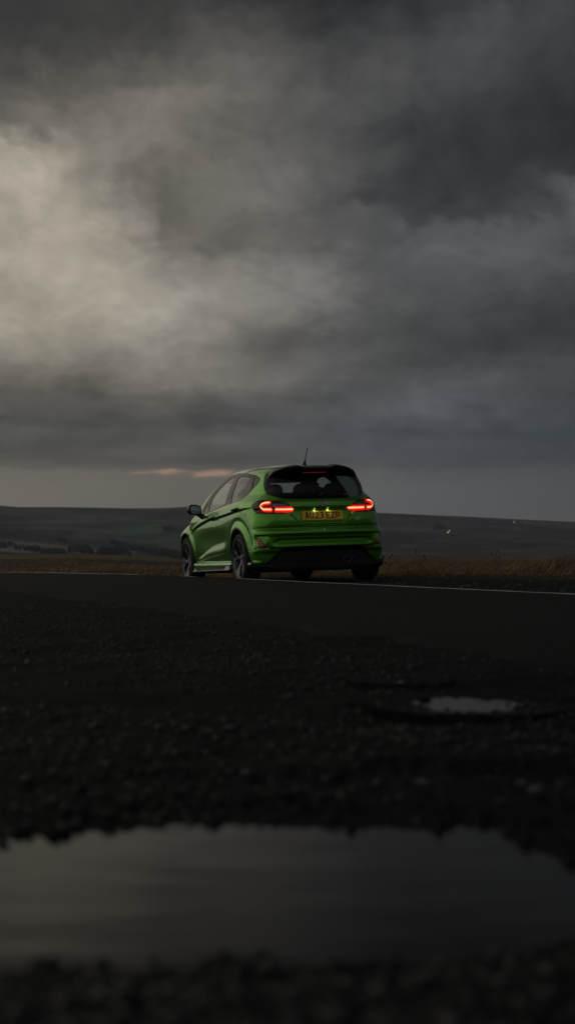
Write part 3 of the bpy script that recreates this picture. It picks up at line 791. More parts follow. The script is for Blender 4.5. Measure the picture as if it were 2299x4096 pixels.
# ---------------------------------------------------------------- far hills
SKU = [-3000, -700, 0, 80, 200, 350, 520, 650, 720, 760, 900, 1100, 1500, 1700, 1900, 2100, 2299, 2800, 5500]
SKV = [2050, 2010, 2025, 2031, 2030, 2031, 2034, 2033, 2029, 2026, 2028, 2036, 2051, 2060, 2069, 2080, 2089, 2110, 2150]
R0, R1, R2 = 880., 3300., 5200.
def hill_ang(u, r):
    sk = (HOR - np.interp(u, SKU, SKV)) / FPX
    k = np.clip((r - R0) / (R1 - R0), 0, 1)
    return -.022 + (sk + .022) * (k ** .8)
def hill_z(x, y):
    r = np.hypot(x, y); u = 1149.5 + FPX * np.clip(x / np.maximum(y, 1), -2, 2)
    z = CZ + hill_ang(u, np.minimum(r, R1)) * np.minimum(r, R1)
    z = z - (np.maximum(r - R1, 0) / 1900) ** 1.4 * 60
    w = sst(900, 1300, r) * sst(3300, 2500, r)
    z = z + fbm(x * .004, y * .003, 5) * 7 * w + fbm(x * .02, y * .012, 3) * .9 * w
    return z
hr = np.concatenate([np.linspace(R0, R1, 300, endpoint=False), np.linspace(R1, R2, 20)])
ha = np.radians(np.concatenate([np.linspace(-60, -12, 60, endpoint=False), np.linspace(-12, 12, 420, endpoint=False), np.linspace(12, 60, 60)]))
HR, HA = np.meshgrid(hr, ha, indexing='ij'); HX, HY = HR * np.sin(HA), HR * np.cos(HA); HZ = hill_z(HX, HY)
HU = 1149.5 + FPX * np.tan(HA); HV = HOR - FPX * hill_ang(HU, HR)
hn = fbm(HX * .0035, HY * .0022 + 4, 6)[..., None]; hn2 = fbm(HX * .018, HY * .008, 5)[..., None]
C = np.array([.050, .041, .043]) * (1 + 1.1 * hn + 1.3 * hn2)
C = C + np.array([.085, .075, .058]) * np.clip(fbm(HX * .006 + 3, HY * .011 + 8, 5)[..., None] * 2.2 - .15, 0, 1)
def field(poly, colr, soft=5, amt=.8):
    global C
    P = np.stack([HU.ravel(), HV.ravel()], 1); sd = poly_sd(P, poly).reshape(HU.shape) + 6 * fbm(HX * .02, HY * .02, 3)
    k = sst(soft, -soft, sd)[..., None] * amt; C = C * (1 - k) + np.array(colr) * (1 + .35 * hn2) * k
c5 = lambda L: [(x * .5256, 1950 + y * .5256) for x, y in L]
c6 = lambda L: [(1500 + x * .5525, 1980 + y * .5525) for x, y in L]
pale = (.23, .21, .145); grn = (.070, .135, .052); dark = (.010, .013, .020)
field(c5([(0, 380), (250, 400), (520, 430), (800, 450), (1050, 500), (1060, 540), (700, 520), (400, 500), (0, 500)]), pale, amt=.75)
field(c5([(820, 350), (960, 300), (1240, 270), (1290, 330), (1100, 380), (900, 385)]), grn, amt=.75)
field(c5([(1150, 400), (1330, 350), (1500, 330), (1500, 430), (1250, 420)]), grn, amt=.6)
field(c5([(560, 340), (760, 320), (900, 310), (820, 360), (650, 370)]), pale, amt=.35)
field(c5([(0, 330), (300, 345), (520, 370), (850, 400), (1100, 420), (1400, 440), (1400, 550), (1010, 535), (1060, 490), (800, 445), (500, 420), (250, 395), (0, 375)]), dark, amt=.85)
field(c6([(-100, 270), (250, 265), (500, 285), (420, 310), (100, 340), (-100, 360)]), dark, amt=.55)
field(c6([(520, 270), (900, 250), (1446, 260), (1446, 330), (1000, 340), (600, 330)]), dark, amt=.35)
field(c6([(60, 350), (400, 330), (900, 370), (1446, 380), (1446, 440), (500, 440), (60, 420)]), (.085, .070, .066), soft=15, amt=.5)
field(c6([(0, 160), (350, 170), (700, 200), (650, 240), (200, 240), (0, 225)]), (.080, .064, .056), soft=8, amt=.5)
P = np.stack([HU.ravel(), HV.ravel()], 1)
for L, cc, w in ((c6([(90, 380), (300, 340), (430, 305), (515, 278), (545, 245), (575, 232)]), (.13, .125, .115), 1.0), (c5([(1000, 400), (1130, 330), (1300, 300)]), (.03, .03, .03), .8), (c5([(1180, 400), (1300, 360), (1440, 340)]), (.03, .03, .03), .8),
                 (c5([(500, 425), (640, 440), (860, 470), (1050, 500)]), (.03, .03, .03), .7), (c5([(620, 372), (900, 300), (960, 290)]), (.035, .035, .035), .7)):
    k = (sst(w * 2.2, w * .4, line_sd(P, L).reshape(HU.shape)) * .7)[..., None]; C = C * (1 - k) + np.array(cc) * k
for q in range(26):
    u0 = rng.uniform(-100, 2400); v0 = np.interp(u0, SKU, SKV) + rng.uniform(12, 150); ln_ = rng.uniform(60, 380); sl = rng.uniform(-.10, .12); k_ = 6
    L = [(u0 + ln_ * a, v0 + sl * ln_ * a + rng.normal() * 2.2) for a in np.linspace(0, 1, k_)]
    k = (sst(1.8, .4, line_sd(P, L).reshape(HU.shape)) * .6)[..., None]; cc = (.014, .015, .018) if q % 3 else (.12, .11, .095); C = C * (1 - k) + np.array(cc) * k
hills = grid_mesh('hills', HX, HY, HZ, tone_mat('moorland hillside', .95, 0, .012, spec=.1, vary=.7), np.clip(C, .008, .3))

def on_hill(u, v):
    """the place on the hillside seen at u, v"""
    r = np.linspace(R0, R1, 3000); th = math.atan((u - 1149.5) / FPX); x = r * math.sin(th); y = r * math.cos(th)
    vv = HOR - FPX * (hill_z(x, y) - CZ) / y
    i = int(np.argmin(np.abs(vv - v))); return float(x[i]), float(y[i]), float(hill_z(x[i:i+1], y[i:i+1])[0])
# woods and shelter belts on the valley side
M_wood = tone_mat('dark conifer wood', .95, 0, .15, spec=.1, vary=.3)
def wood(L, h, n, label, seed):
    g = np.random.default_rng(seed); bm = bmesh.new(); bmesh.ops.create_icosphere(bm, subdivisions=1, radius=1); bv = np.array([v.co[:] for v in bm.verts]); bf = np.array([[v.index for v in f.verts] for f in bm.faces]); bm.free()
    L = np.array(L); Vs, Fs, Cs = [], [], []
    for k in range(n):
        t = g.random() * (len(L) - 1); i = int(t); p = L[i] * (1 - t + i) + L[i + 1] * (t - i)
        x, y, z = on_hill(p[0] + g.normal() * 4, p[1] + g.normal() * 2)
        hh = h * (.5 + .7 * g.random()); w = hh * (.35 + .35 * g.random())
        for j in range(3):
            q = bv * (1 + .5 * (g.random((len(bv), 1)) - .5)) * [w * (1 - .22 * j), w * (1 - .22 * j), hh * .35]
            Fs.append(bf + len(bv) * len(Vs)); Vs.append(q + [x + g.normal() * w * .25, y, z + hh * (.28 + .27 * j)]); Cs.append(np.tile(np.array([.022, .028, .020]) * (.6 + .8 * g.random()), (len(bv), 1)))
    V = np.concatenate(Vs); me = mesh_from('wood', V, np.concatenate(Fs), smooth=False)
    at = me.color_attributes.new('tone', 'FLOAT_COLOR', 'POINT'); c = np.concatenate(Cs); at.data.foreach_set('color', np.concatenate([c, np.ones((len(c), 1))], 1).astype(np.float32).ravel())
    o = link('wood', me, None, M_wood); o['kind'] = 'stuff'; o['label'] = label; o['category'] = 'wood'
wood(c5([(0, 455), (60, 450), (120, 465), (240, 478), (300, 485)]), 5, 110, 'dark belt of trees round the farm at the far left', 11)
wood(c5([(330, 500), (400, 500), (490, 502)]), 4, 60, 'low dark trees between the farm and the round wood', 12)
wood(c5([(535, 490), (580, 480), (640, 485), (690, 505)]), 6, 90, 'round dark wood on the pale field left of the car', 13)
wood(c5([(755, 515), (830, 510), (900, 508), (980, 525)]), 6, 100, 'dark wood on the valley floor nearest the car', 14)
wood(c5([(850, 430), (1000, 470), (1150, 500), (1300, 520), (1380, 540)]), 5, 160, 'long dark plantation running down the valley left of the car', 15)
wood(c5([(440, 390), (510, 425)]), 4, 30, 'small clump of trees above the round wood', 16)
wood(c6([(428, 246), (450, 240), (475, 243), (490, 246)]), 6, 40, 'dark clump of trees round the house high on the right hillside', 17)
wood(c5([(1250, 325), (1310, 322)]), 5, 26, 'small dark clump beside the green hillside field', 18)

M_wall_f = mat('pale rendered wall', (.30, .29, .27), .9); M_roof_f = mat('slate roof', (.05, .05, .055), .8); M_pane = mat('dark window pane', (.02, .022, .025), .2)
def farmhouse(name, u, v, w, d, h, label, group):
    x, y, z = on_hill(u, v); e = empty(name, None, (x, y, z)); bm = bmesh.new(); add_box(bm, (0, 0, h / 2 - .4), (w, d, h + .8)); link('wall', bm_mesh('wall', bm), e, M_wall_f)
    bm = bmesh.new(); rh = d * .38; a = [bm.verts.new(p) for p in ((-w/2-.2, -d/2-.2, h), (-w/2-.2, d/2+.2, h), (-w/2-.2, 0, h + rh), (w/2+.2, -d/2-.2, h), (w/2+.2, d/2+.2, h), (w/2+.2, 0, h + rh))]
    for f in ((0, 1, 2), (3, 5, 4), (0, 2, 5, 3), (1, 4, 5, 2), (0, 3, 4, 1)): bm.faces.new([a[i] for i in f])
    rf = link('roof', bm_mesh('roof', bm), e, M_roof_f)
    bm = bmesh.new(); add_box(bm, (w / 2 - .5, 0, h + rh + .2), (.7, .7, 1.4)); link('chimney', bm_mesh('chimney', bm), rf, M_wall_f)
    for k in range(3):
        bm = bmesh.new(); add_box(bm, (-w / 3 + k * w / 3, -d / 2 - .03, h * .55), (w * .09, .1, h * .28)); link('window', bm_mesh('window', bm), e, M_pane)
    e['label'] = label; e['category'] = 'house'; e['group'] = group
farmhouse('farmhouse', 44, 2200, 7.5, 5, 3.4, 'small pale farmhouse among dark trees at the far left edge', 'farm buildings on the hills')
farmhouse('farm_barn', 86, 2201, 6.0, 4, 2.2, 'low pale barn just right of the farmhouse at the far left', 'farm buildings on the hills')
farmhouse('hill_house', 1772, 2114, 7.0, 5, 3.0, 'tiny pale house beside a tree clump high on the right hillside', 'farm buildings on the hills')

# cars far off on the hill road, headlamps on
M_dtyre = mat('distant tyre', (.012, .012, .012), .8); M_dcar = mat('distant car paint', (.05, .05, .055), .4); M_dglass = mat('distant car glass', (.02, .02, .02), .2); M_head = mat('distant headlamp', (1, .9, .5), .3, emit=(1., .58, .10), es=9.); M_head2 = mat('distant sidelamp', (1, 1, .8), .3, emit=(1., .86, .50), es=5.)
def distant_car(u, v, mm, label, r=.22):
    x, y, z = on_hill(u, v); e = empty('distant_car', None, (x, y, z + .05)); bm = bmesh.new(); add_box(bm, (0, 0, .62), (1.7, 4.1, .62), bev=.12)
    link('body', bm_mesh('body', bm), e, M_dcar)
    bm = bmesh.new(); vs = add_box(bm, (0, .2, 1.15), (1.45, 2.3, .5), bev=.08)
    for q in vs:
        if q.co.z > 1.2: q.co.y *= .75
    link('cabin', bm_mesh('cabin', bm), e, M_dglass)
    for sx_ in (-.62, .62):
        bm = bmesh.new(); bmesh.ops.create_icosphere(bm, subdivisions=2, radius=r, matrix=Matrix.Translation((sx_, -2.03, .68)) @ Matrix.Diagonal((1, .4, .8, 1)))
        link('headlight', bm_mesh('headlight', bm, True), e, mm)
        for sy_ in (-1.25, 1.25):
            bm = bmesh.new(); add_lathe(bm, [(.001, -.1), (.31, -.1), (.31, .1), (.001, .1)], 12, 'x', (sx_ * 1.2, sy_, .28)); link('wheel', bm_mesh('wheel', bm), e, M_dtyre)
    e['label'] = label; e['category'] = 'car'; e['group'] = 'cars on the hill road with headlamps lit'; return e
distant_car(1789, 2132, M_head, 'far-off car with yellow headlamps below the house on the right hillside', .30)
distant_car(1796, 2125, M_head2, 'dimmer car right behind the yellow-lit one on the hill road', .24)
distant_car(2054, 2089, M_head2, 'far-off car with lit lamps near the right skyline, the left of two', .26)
distant_car(2102, 2091, M_head2, 'faintest far-off lit car near the right skyline, the right of two', .18)
# ---------------------------------------------------------------- the car
CAR_M = [[-0.3109144, -0.9497927, -0.0350144], [0.9503995, -0.3110220, -0.0024699], [-0.0085444, -0.0340456, 0.9993838]]
CAR_T = (0.228369, 21.00288, 0.092361)

def paint():
    m = mat('green metallic paint', (.095, .36, .018), .36, .86, coat=1., spec=.5)
    nt = m.node_tree; b = nt.nodes['Principled BSDF']
    b.inputs['Coat Roughness'].default_value = .025
    tc = nt.nodes.new('ShaderNodeTexCoord')
    v = nt.nodes.new('ShaderNodeTexVoronoi'); v.inputs['Scale'].default_value = 900
    nt.links.new(tc.outputs['Object'], v.inputs['Vector'])
    # metal flake: each tiny cell leans its own way
    nz = nt.nodes.new('ShaderNodeMixRGB'); nz.blend_type = 'MIX'; nz.inputs[0].default_value = .05
    ge = nt.nodes.new('ShaderNodeNewGeometry'); sc = nt.nodes.new('ShaderNodeVectorMath'); sc.operation = 'SUBTRACT'; sc.inputs[1].default_value = (.5, .5, .5)
    nt.links.new(v.outputs['Color'], sc.inputs[0]); nt.links.new(ge.outputs['Normal'], nz.inputs[1]); nt.links.new(sc.outputs[0], nz.inputs[2])
    nn = nt.nodes.new('ShaderNodeVectorMath'); nn.operation = 'NORMALIZE'; nt.links.new(nz.outputs[0], nn.inputs[0]); nt.links.new(nn.outputs[0], b.inputs['Normal'])
    # road film: a little dust low on the body
    n = nt.nodes.new('ShaderNodeTexNoise'); n.inputs['Scale'].default_value = 9; n.inputs['Detail'].default_value = 8
    nt.links.new(tc.outputs['Object'], n.inputs['Vector'])
    sx = nt.nodes.new('ShaderNodeSeparateXYZ'); nt.links.new(tc.outputs['Object'], sx.inputs[0])
    mr = nt.nodes.new('ShaderNodeMapRange'); mr.inputs[1].default_value = .62; mr.inputs[2].default_value = .15; mr.inputs[3].default_value = 0; mr.inputs[4].default_value = .20
    nt.links.new(sx.outputs[2], mr.inputs[0])
    mu = nt.nodes.new('ShaderNodeMath'); mu.operation = 'MULTIPLY'; nt.links.new(mr.outputs[0], mu.inputs[0]); nt.links.new(n.outputs[0], mu.inputs[1])
    cr = nt.nodes.new('ShaderNodeMath'); cr.operation = 'ADD'; cr.inputs[1].default_value = .025; nt.links.new(mu.outputs[0], cr.inputs[0])
    nt.links.new(cr.outputs[0], b.inputs['Coat Roughness'])
    return m

M_paint = paint()
M_gloss = mat('gloss black trim', (.006, .006, .007), .22, coat=.15, spec=.35)
M_pillar = mat('black window pillar film', (.005, .005, .006), .30, spec=.25)
M_black = mat('satin black plastic', (.010, .010, .011), .45, bump_s=.15, bump_scale=400)
M_under = mat('underbody black', (.006, .006, .006), .8)
M_cloth = mat('dark interior cloth', (.014, .014, .015), .9)
M_glass = glassmat('clear window glass', (.78, .88, .84))
M_tint = glassmat('dark tinted glass', (.30, .33, .33))
M_rgls = glassmat('tinted rear glass', (.50, .57, .56))
M_lens = glassmat('red lamp lens', (.85, .20, .18))
M_clear = glassmat('clear lamp lens', (.75, .75, .75))
M_lampb = mat('dark red lamp housing', (.075, .006, .008), .25, coat=.5)
M_core = mat('tail lamp light guide', (1, .3, .1), .4, emit=(1., .42, .19), es=1.7)
M_halo = mat('tail lamp red glow', (.8, .02, .01), .4, emit=(1., .010, .008), es=1.25)  # red bloom round the light guides, built in as an emissive strip
M_dim = mat('high stop lamp', (.4, .01, .01), .3, emit=(1., .02, .02), es=.06)
M_rev = mat('reversing lamp reflector', (.30, .27, .27), .30, .4)
M_refl = mat('red reflector', (.24, .010, .022), .22, coat=.8)
M_chrome = mat('bright chrome', (.62, .63, .65), .12, 1.)
M_plate = mat('yellow number plate', (.88, .53, .006), .55, coat=.05)
M_ink = mat('black plate lettering', (.010, .010, .012), .5)
M_oval = mat('dark blue enamel', (.012, .022, .075), .2, coat=.8)
M_tyre = mat('tyre rubber', (.011, .011, .012), .75, bump_s=.25, bump_scale=180)
M_rim = mat('dark grey alloy', (.145, .145, .16), .40, .75, coat=.2)
M_disc = mat('brake disc steel', (.05, .05, .05), .4, .9)
M_mirr = mat('mirror glass', (.50, .58, .60), .03, 1.)
M_plamp = mat('plate lamp lit', (1, 1, 1), .3, emit=(1., .97, .90), es=.7)

car = empty('parked_car')
_m = Matrix.Identity(4)
for _i in range(3):
    for _j in range(3): _m[_i][_j] = CAR_M[_i][_j]
    _m[_i][3] = CAR_T[_i]
car.matrix_world = _m
car['label'] = 'small green five-door hatchback parked on the far verge with its tail lamps lit'
car['category'] = 'car'

LAMP = [(.405, .953), (.36, .985), (.29, 1.003), (.18, 1.015), (.05, 1.008), (-.10, .995), (-.22, .975), (-.285, .94), (-.312, .915), (-.327, .894),
        (-.285, .86), (-.24, .836), (-.05, .839), (.25, .853), (.315, .88), (.37, .925)]
LAMP_CUT = [(.054, 1.03), (.044, 1.006), (-.027, .907), (-.069, .838), (-.08, .80)]
C_LINE = [(.030, .981), (.12, .980), (.178, .966), (.196, .944), (.180, .918), (.140, .899), (0., .893)]
BAR = [(-.070, .893), (-.20, .889), (-.292, .890)]
REV = [(-.02, .962), (-.213, .953), (-.25, .936), (-.268, .914), (-.03, .919)]
GLASS_AREA = [(2.55, .915), (2.342, .918), (2.021, .941), (1.52, .988), (1.148, 1.007), (.90, 1.025), (.775, 1.044), (.68, 1.082), (.588, 1.133), (.427, 1.208),
              (.357, 1.266), (.374, 1.284), (.434, 1.306), (.621, 1.344), (1.041, 1.383), (1.45, 1.404), (1.742, 1.396), (1.912, 1.372), (2.09, 1.325), (2.30, 1.245),
              (2.46, 1.155), (2.58, 1.06), (2.68, .97), (2.70, .935)]
W_FRONT = [(2.304, .94), (2.08, .964), (1.541, 1.003), (1.515, 1.08), (1.470, 1.232), (1.455, 1.350), (1.568, 1.361), (1.72, 1.345), (1.866, 1.312), (2.10, 1.240), (2.30, 1.145), (2.345, 1.052)]
W_QF = [(2.60, .932), (2.395, .940), (2.415, 1.00), (2.44, 1.075), (2.52, 1.02)]
W_REAR = [(1.279, 1.011), (.896, 1.032), (.775, 1.055), (.688, 1.093), (.605, 1.138), (.590, 1.198), (.605, 1.302), (.905, 1.338), (1.240, 1.358), (1.262, 1.237)]
W_QR = [(.556, 1.160), (.434, 1.222), (.368, 1.268), (.392, 1.286), (.449, 1.303), (.565, 1.300), (.552, 1.224)]
DOOR_F = [(2.02, .258), (2.08, .32), (2.105, .45), (2.115, .60), (2.03, .72), (1.93, .79), (1.80, .850), (1.62, .905), (1.55, .96), (.70, 1.04), (.745, .943), (.83, .873), (.905, .76), (.925, .65), (.905, .50), (.905, .263)]
DOOR_R = [(.905, .263), (.905, .50), (.925, .65), (.905, .76), (.83, .873), (.745, .943), (.70, 1.04), (.10, 1.10), (-.10, 1.17), (-.145, 1.10), (-.185, 1.05), (-.205, 1.01), (-.175, .91), (-.10, .82),
          (.03, .72), (.13, .64), (.21, .56), (.27, .47), (.32, .38), (.36, .33), (.47, .288), (.70, .268)]
TAILG = [(.30, 1.345), (.262, 1.25), (.25, 1.20), (.195, 1.125), (.135, 1.08), (.107, 1.047), (.05, 1.006), (-.025, .91), (-.072, .838), (-.12, .772), (-.168, .708), (-.225, .668), (-.29, .651), (-.6, .640),
         (-1.3, .638), (-1.3, 1.395), (-.1, 1.385)]
TGLASS = [(.138, 1.085), (.152, 1.14), (.152, 1.20), (.13, 1.25), (.05, 1.305), (-.15, 1.342), (-.9, 1.362), (-1.3, 1.362), (-1.3, 1.006), (-.49, 1.008), (-.30, 1.013), (-.18, 1.024), (-.04, 1.045)]
TFIN = [(.115, 1.070), (.197, 1.139), (.252, 1.205), (.262, 1.25), (.27, 1.33), (-.1, 1.38), (-1.3, 1.39), (-1.3, 1.2), (-.5, 1.2), (.0, 1.15)]
BUMPER = [(.80, .50), (.549, .634), (.461, .703), (.409, .743), (.373, .779), (.29, .853), (-.06, .839), (-.072, .838), (-.12, .772), (-.168, .708), (-.225, .668), (-.29, .651), (-.6, .640), (-1.3, .638), (-1.3, 0), (.80, 0)]
LOWER = [(.80, .420), (.403, .427), (.288, .437), (.20, .437), (.165, .420), (.13, .408), (-.143, .403), (-.30, .403), (-.30, .0), (.80, 0)]
DIFF = [(.80, .300), (.40, .292), (.289, .272), (.232, .257), (.178, .236), (.100, .245), (-.05, .336), (-.155, .402), (-.218, .436), (-.30, .444), (-1.3, .444), (-1.3, 0), (.80, 0)]
DIFF_IN = [(.06, .243), (-.10, .345), (-.165, .388), (-.235, .397), (-1.3, .397), (-1.3, 0), (.06, 0)]
REFL = [(.25, .560), (.222, .563), (.165, .558), (.12, .525), (.036, .458), (.040, .442), (.065, .432), (.145, .430), (.172, .450), (.235, .520)]
FUEL = [(.452, .904), (.409, .886), (.394, .852), (.416, .800), (.480, .765), (.568, .757), (.619, .779), (.615, .819), (.572, .865), (.517, .896)]
GAP = .0038

V0, Q0 = surface_nets(fbody, (-.9, -.95, .12), (3.42, .95, 1.56), .0112)
V0 = project(fbody, V0); N0 = unit(grad(fbody, V0))
F0 = np.concatenate([Q0[:, [0, 1, 2]], Q0[:, [0, 2, 3]]])
rest = (V0, N0, F0)

def wz(V): return np.stack([V[:, 0] + np.abs(V[:, 1]), V[:, 2]], 1)
def xz(V): return V[:, [0, 2]]
def onside(V): return (Yside(V[:, 0], V[:, 2]) - .07) - np.abs(V[:, 1])      # < 0 on the flanks
def arch(V, r=.358): return np.minimum(np.hypot(V[:, 0], V[:, 2] - .317), np.hypot(V[:, 0] - 2.493, V[:, 2] - .317)) - r
def carve(rest, phi, gap=GAP):
    """(piece, remainder) with an open seam between them"""
    return clip(rest, phi + gap / 2), clip(rest, -(phi - gap / 2))
def half(M, s): return clip(M, -s * M[0][:, 1] + 0.0)

rest = clip(rest, -arch(rest[0]))
lining = rest
# bottom edge of the painted body
V = rest[0]
bot = np.interp(V[:, 0], [-.9, .3, .54, 1.42, 1.95, 2.2, 3.4], [.1, .25, .228, .203, .187, .187, .187])
rest_low = clip(rest, V[:, 2] - bot)
rest = clip(rest, bot - V[:, 2])

# lamps
lp, rest = carve(rest, np.maximum(poly_sd(wz(rest[0]), chaikin(LAMP)), rest[0][:, 0] - .3), .004)
for s in (1, -1):
    L = half(lp, s)
    tl = empty('tail_light', car)
    V = L[0]; P = wz(V)
    core = np.minimum(line_sd(P, C_LINE) - .0092, line_sd(P, BAR) - .0085)
    shell('lamp_housing', L, tl, M_lampb, lip=.02, inset=.026)
    c = clip(L, core); shell('light_bar', c, tl, M_core, lip=.006, inset=.002)
    h = clip(L, np.maximum(np.minimum(line_sd(P, C_LINE) - .0200, line_sd(P + np.array([0, .005]), BAR) - .0190), -core)); shell('light_glow', h, tl, M_halo, lip=.006, inset=.014)
    r = clip(L, poly_sd(P, REV)); shell('reversing_lamp', r, tl, M_rev, lip=.006, inset=.013)
    # slanting seam between the wing lamp and the tailgate lamp
    cut = line_sd(P, LAMP_CUT) - .004
    shell('lamp_seam', clip(L, np.maximum(cut, -core + .0)), tl, M_gloss, lip=.004, inset=-.0005)['kind'] = 'stuff'
    rv = poly_sd(P, REV)
    shell('lens', clip(L, np.maximum(np.maximum(-cut, -rv), -core)), tl, M_lens, lip=.006)
    shell('clear_lens', clip(clip(L, -cut), poly_sd(wz(clip(L, -cut)[0]), REV)), tl, M_clear, lip=0)

# side glazing
sg, rest = carve(rest, np.maximum(poly_sd(wz(rest[0]), chaikin(GLASS_AREA, 1)), onside(rest[0])), .005)
for s in (1, -1):
    G = half(sg, s)
    for nm, poly, mt in (('front_door_window', W_FRONT, M_glass), ('front_quarter_window', W_QF, M_glass), ('rear_door_window', W_REAR, M_tint), ('rear_quarter_window', W_QR, M_tint)):
        a, G = carve(G, poly_sd(wz(G[0]), chaikin(poly, 1)), .003)
        shell(nm, a, car, mt, lip=.004, inset=.006)
    shell('window_trim', G, car, M_pillar, lip=.012, inset=.001)

# windscreen
V = rest[0]
ws = np.maximum(np.maximum(V[:, 2] - 1.43, 1.055 - V[:, 2]), np.maximum(1.2 - V[:, 0], (np.abs(V[:, 1]) - np.interp(V[:, 2], [1.0, 1.2, 1.43], [.70, .62, .50])) * .9))
a, rest = carve(rest, ws, .004); shell('windscreen', a, car, M_glass, lip=.004, inset=.003)

# tailgate with its glass
tg, rest = carve(rest, np.maximum(poly_sd(wz(rest[0]), TAILG), rest[0][:, 0] - .0), .0050)
gl, tg = carve(tg, poly_sd(wz(tg[0]), chaikin(TGLASS, 1)), .003)
fin, tg = carve(tg, poly_sd(wz(tg[0]), TFIN), .002)
tgo = shell('tailgate', tg, car, M_paint, lip=.014)
shell('tailgate_window', gl, tgo, M_rgls, lip=.004, inset=.002)
shell('window_surround', fin, tgo, M_gloss, lip=.010)

# doors, fuel flap
for s in (1, -1):
    for nm, poly in (('front_door', DOOR_F), ('rear_door', DOOR_R)):
        phi = np.maximum(np.maximum(poly_sd(xz(rest[0]), chaikin(poly, 1)), onside(rest[0])), -s * rest[0][:, 1])
        a, rest = carve(rest, phi, .0045)
        shell(nm, a, car, M_paint, lip=.014)
phi = np.maximum(np.maximum(poly_sd(wz(rest[0]), chaikin(FUEL)), onside(rest[0])), -rest[0][:, 1])
a, rest = carve(rest, phi, .004); shell('fuel_flap', a, car, M_paint, lip=.008)

# rear bumper: painted skin, lower corners, black diffuser, reflectors
bp, rest = carve(rest, np.maximum(poly_sd(wz(rest[0]), BUMPER), rest[0][:, 0] + .02), .0045)
df, bp = carve(bp, poly_sd(wz(bp[0]), DIFF), .002)
for s in (1, -1):
    a, bp = carve(bp, np.maximum(poly_sd(wz(bp[0]), chaikin(REFL, 1)), -s * bp[0][:, 1]), .003)
    shell('bumper_reflector', a, car, M_refl, lip=.008, inset=.004)
lw, bp = carve(bp, poly_sd(wz(bp[0]), LOWER), .0045)
bump_o = shell('rear_bumper', bp, car, M_paint, lip=.012)
for s in (1, -1): shell('lower_bumper', half(lw, s), car, M_paint, lip=.012, inset=.001)
df = clip(df, .17 - df[0][:, 2])
din, dout = carve(df, poly_sd(wz(df[0]), DIFF_IN), .0)
M_trim = mat('polished black trim', (.006, .006, .007), .14, coat=.6)
dfo = shell('rear_diffuser', dout, car, M_trim, lip=.03, inset=.0)
shell('diffuser_insert', din, dfo, M_black, lip=.02, inset=.022)
shell('body', rest, car, M_paint, lip=.012)

# black sill strip under the doors
V = rest_low[0]
sk = clip(rest_low, np.maximum(np.maximum(.145 - V[:, 2], .335 - V[:, 0]), V[:, 0] - 2.16))
for s in (1, -1): shell('side_skirt', half(sk, s), car, M_gloss, lip=.03, inset=.006)
V = rest_low[0]
shell('front_valance', clip(rest_low, 2.75 - V[:, 0]), car, M_black, lip=.01)

# inner lining: the dark skin one sees through the seams and the glass
V = lining[0]
for poly in (W_FRONT, W_REAR, W_QR, W_QF):
    V = lining[0]
    lining = clip(lining, -np.maximum(poly_sd(wz(V), chaikin(poly, 1)) + .0, onside(V)))
V = lining[0]; lining = clip(lining, -np.maximum(poly_sd(wz(V), TGLASS), V[:, 0] - .1))
V = lining[0]
ws = np.maximum(np.maximum(V[:, 2] - 1.335, 1.06 - V[:, 2]), np.maximum(1.2 - V[:, 0], (np.abs(V[:, 1]) - np.interp(V[:, 2], [1.0, 1.2, 1.43], [.69, .61, .49]))))
lining = clip(lining, -ws)
shell('interior_lining', lining, car, M_cloth, lip=0, inset=.030)

# underbody and wheel housings
bm = bmesh.new()
add_box(bm, (1.25, 0, .235), (2.0, 1.50, .09), bev=.02)
add_box(bm, (-.50, 0, .225), (.36, 1.30, .10), bev=.02)
add_box(bm, (3.0, 0, .23), (.4, 1.3, .09), bev=.02)
add_box(bm, (0, 0, .28), (.6, .95, .12), bev=.02); add_box(bm, (2.49, 0, .27), (.7, .95, .16), bev=.02)
add_tube(bm, [(0, -.62, .30), (0, .62, .30)], .035, 10)
link('underbody', bm_mesh('underbody', bm), car, M_under)
for cx in (0., 2.493):
    for s in (1, -1):
        bm = bmesh.new()
        prof = [(.372, s * .845), (.372, s * .56), (.02, s * .56)]
        rings = []
        for r, h in prof:
            rings.append([bm.verts.new((cx + r * math.cos(t), h, .317 + r * math.sin(t))) for t in np.linspace(R(-28), R(208), 34)])
        for k in range(len(rings) - 1):
            for j in range(33): bm.faces.new((rings[k][j], rings[k][j+1], rings[k+1][j+1], rings[k+1][j]))
        link('wheel_arch_liner', bm_mesh('wheel_arch_liner', bm, True), car, M_under)

# exhaust: two round tips low on the right
for y in (-.300, -.400):
    bm = bmesh.new()
    add_lathe(bm, [(.036, .10), (.036, 0), (.040, -.012), (.045, -.006), (.046, 0), (.046, .12)], 28, 'x', (-.690, y, .262))
    e = link('exhaust_tip', bm_mesh('exhaust_tip', bm, True), car, mat('exhaust steel', (.11, .105, .095), .28, 1.))
bm = bmesh.new(); add_box(bm, (-.42, -.35, .25), (.40, .30, .13), bev=.04)
link('silencer', bm_mesh('silencer', bm), car, M_under)
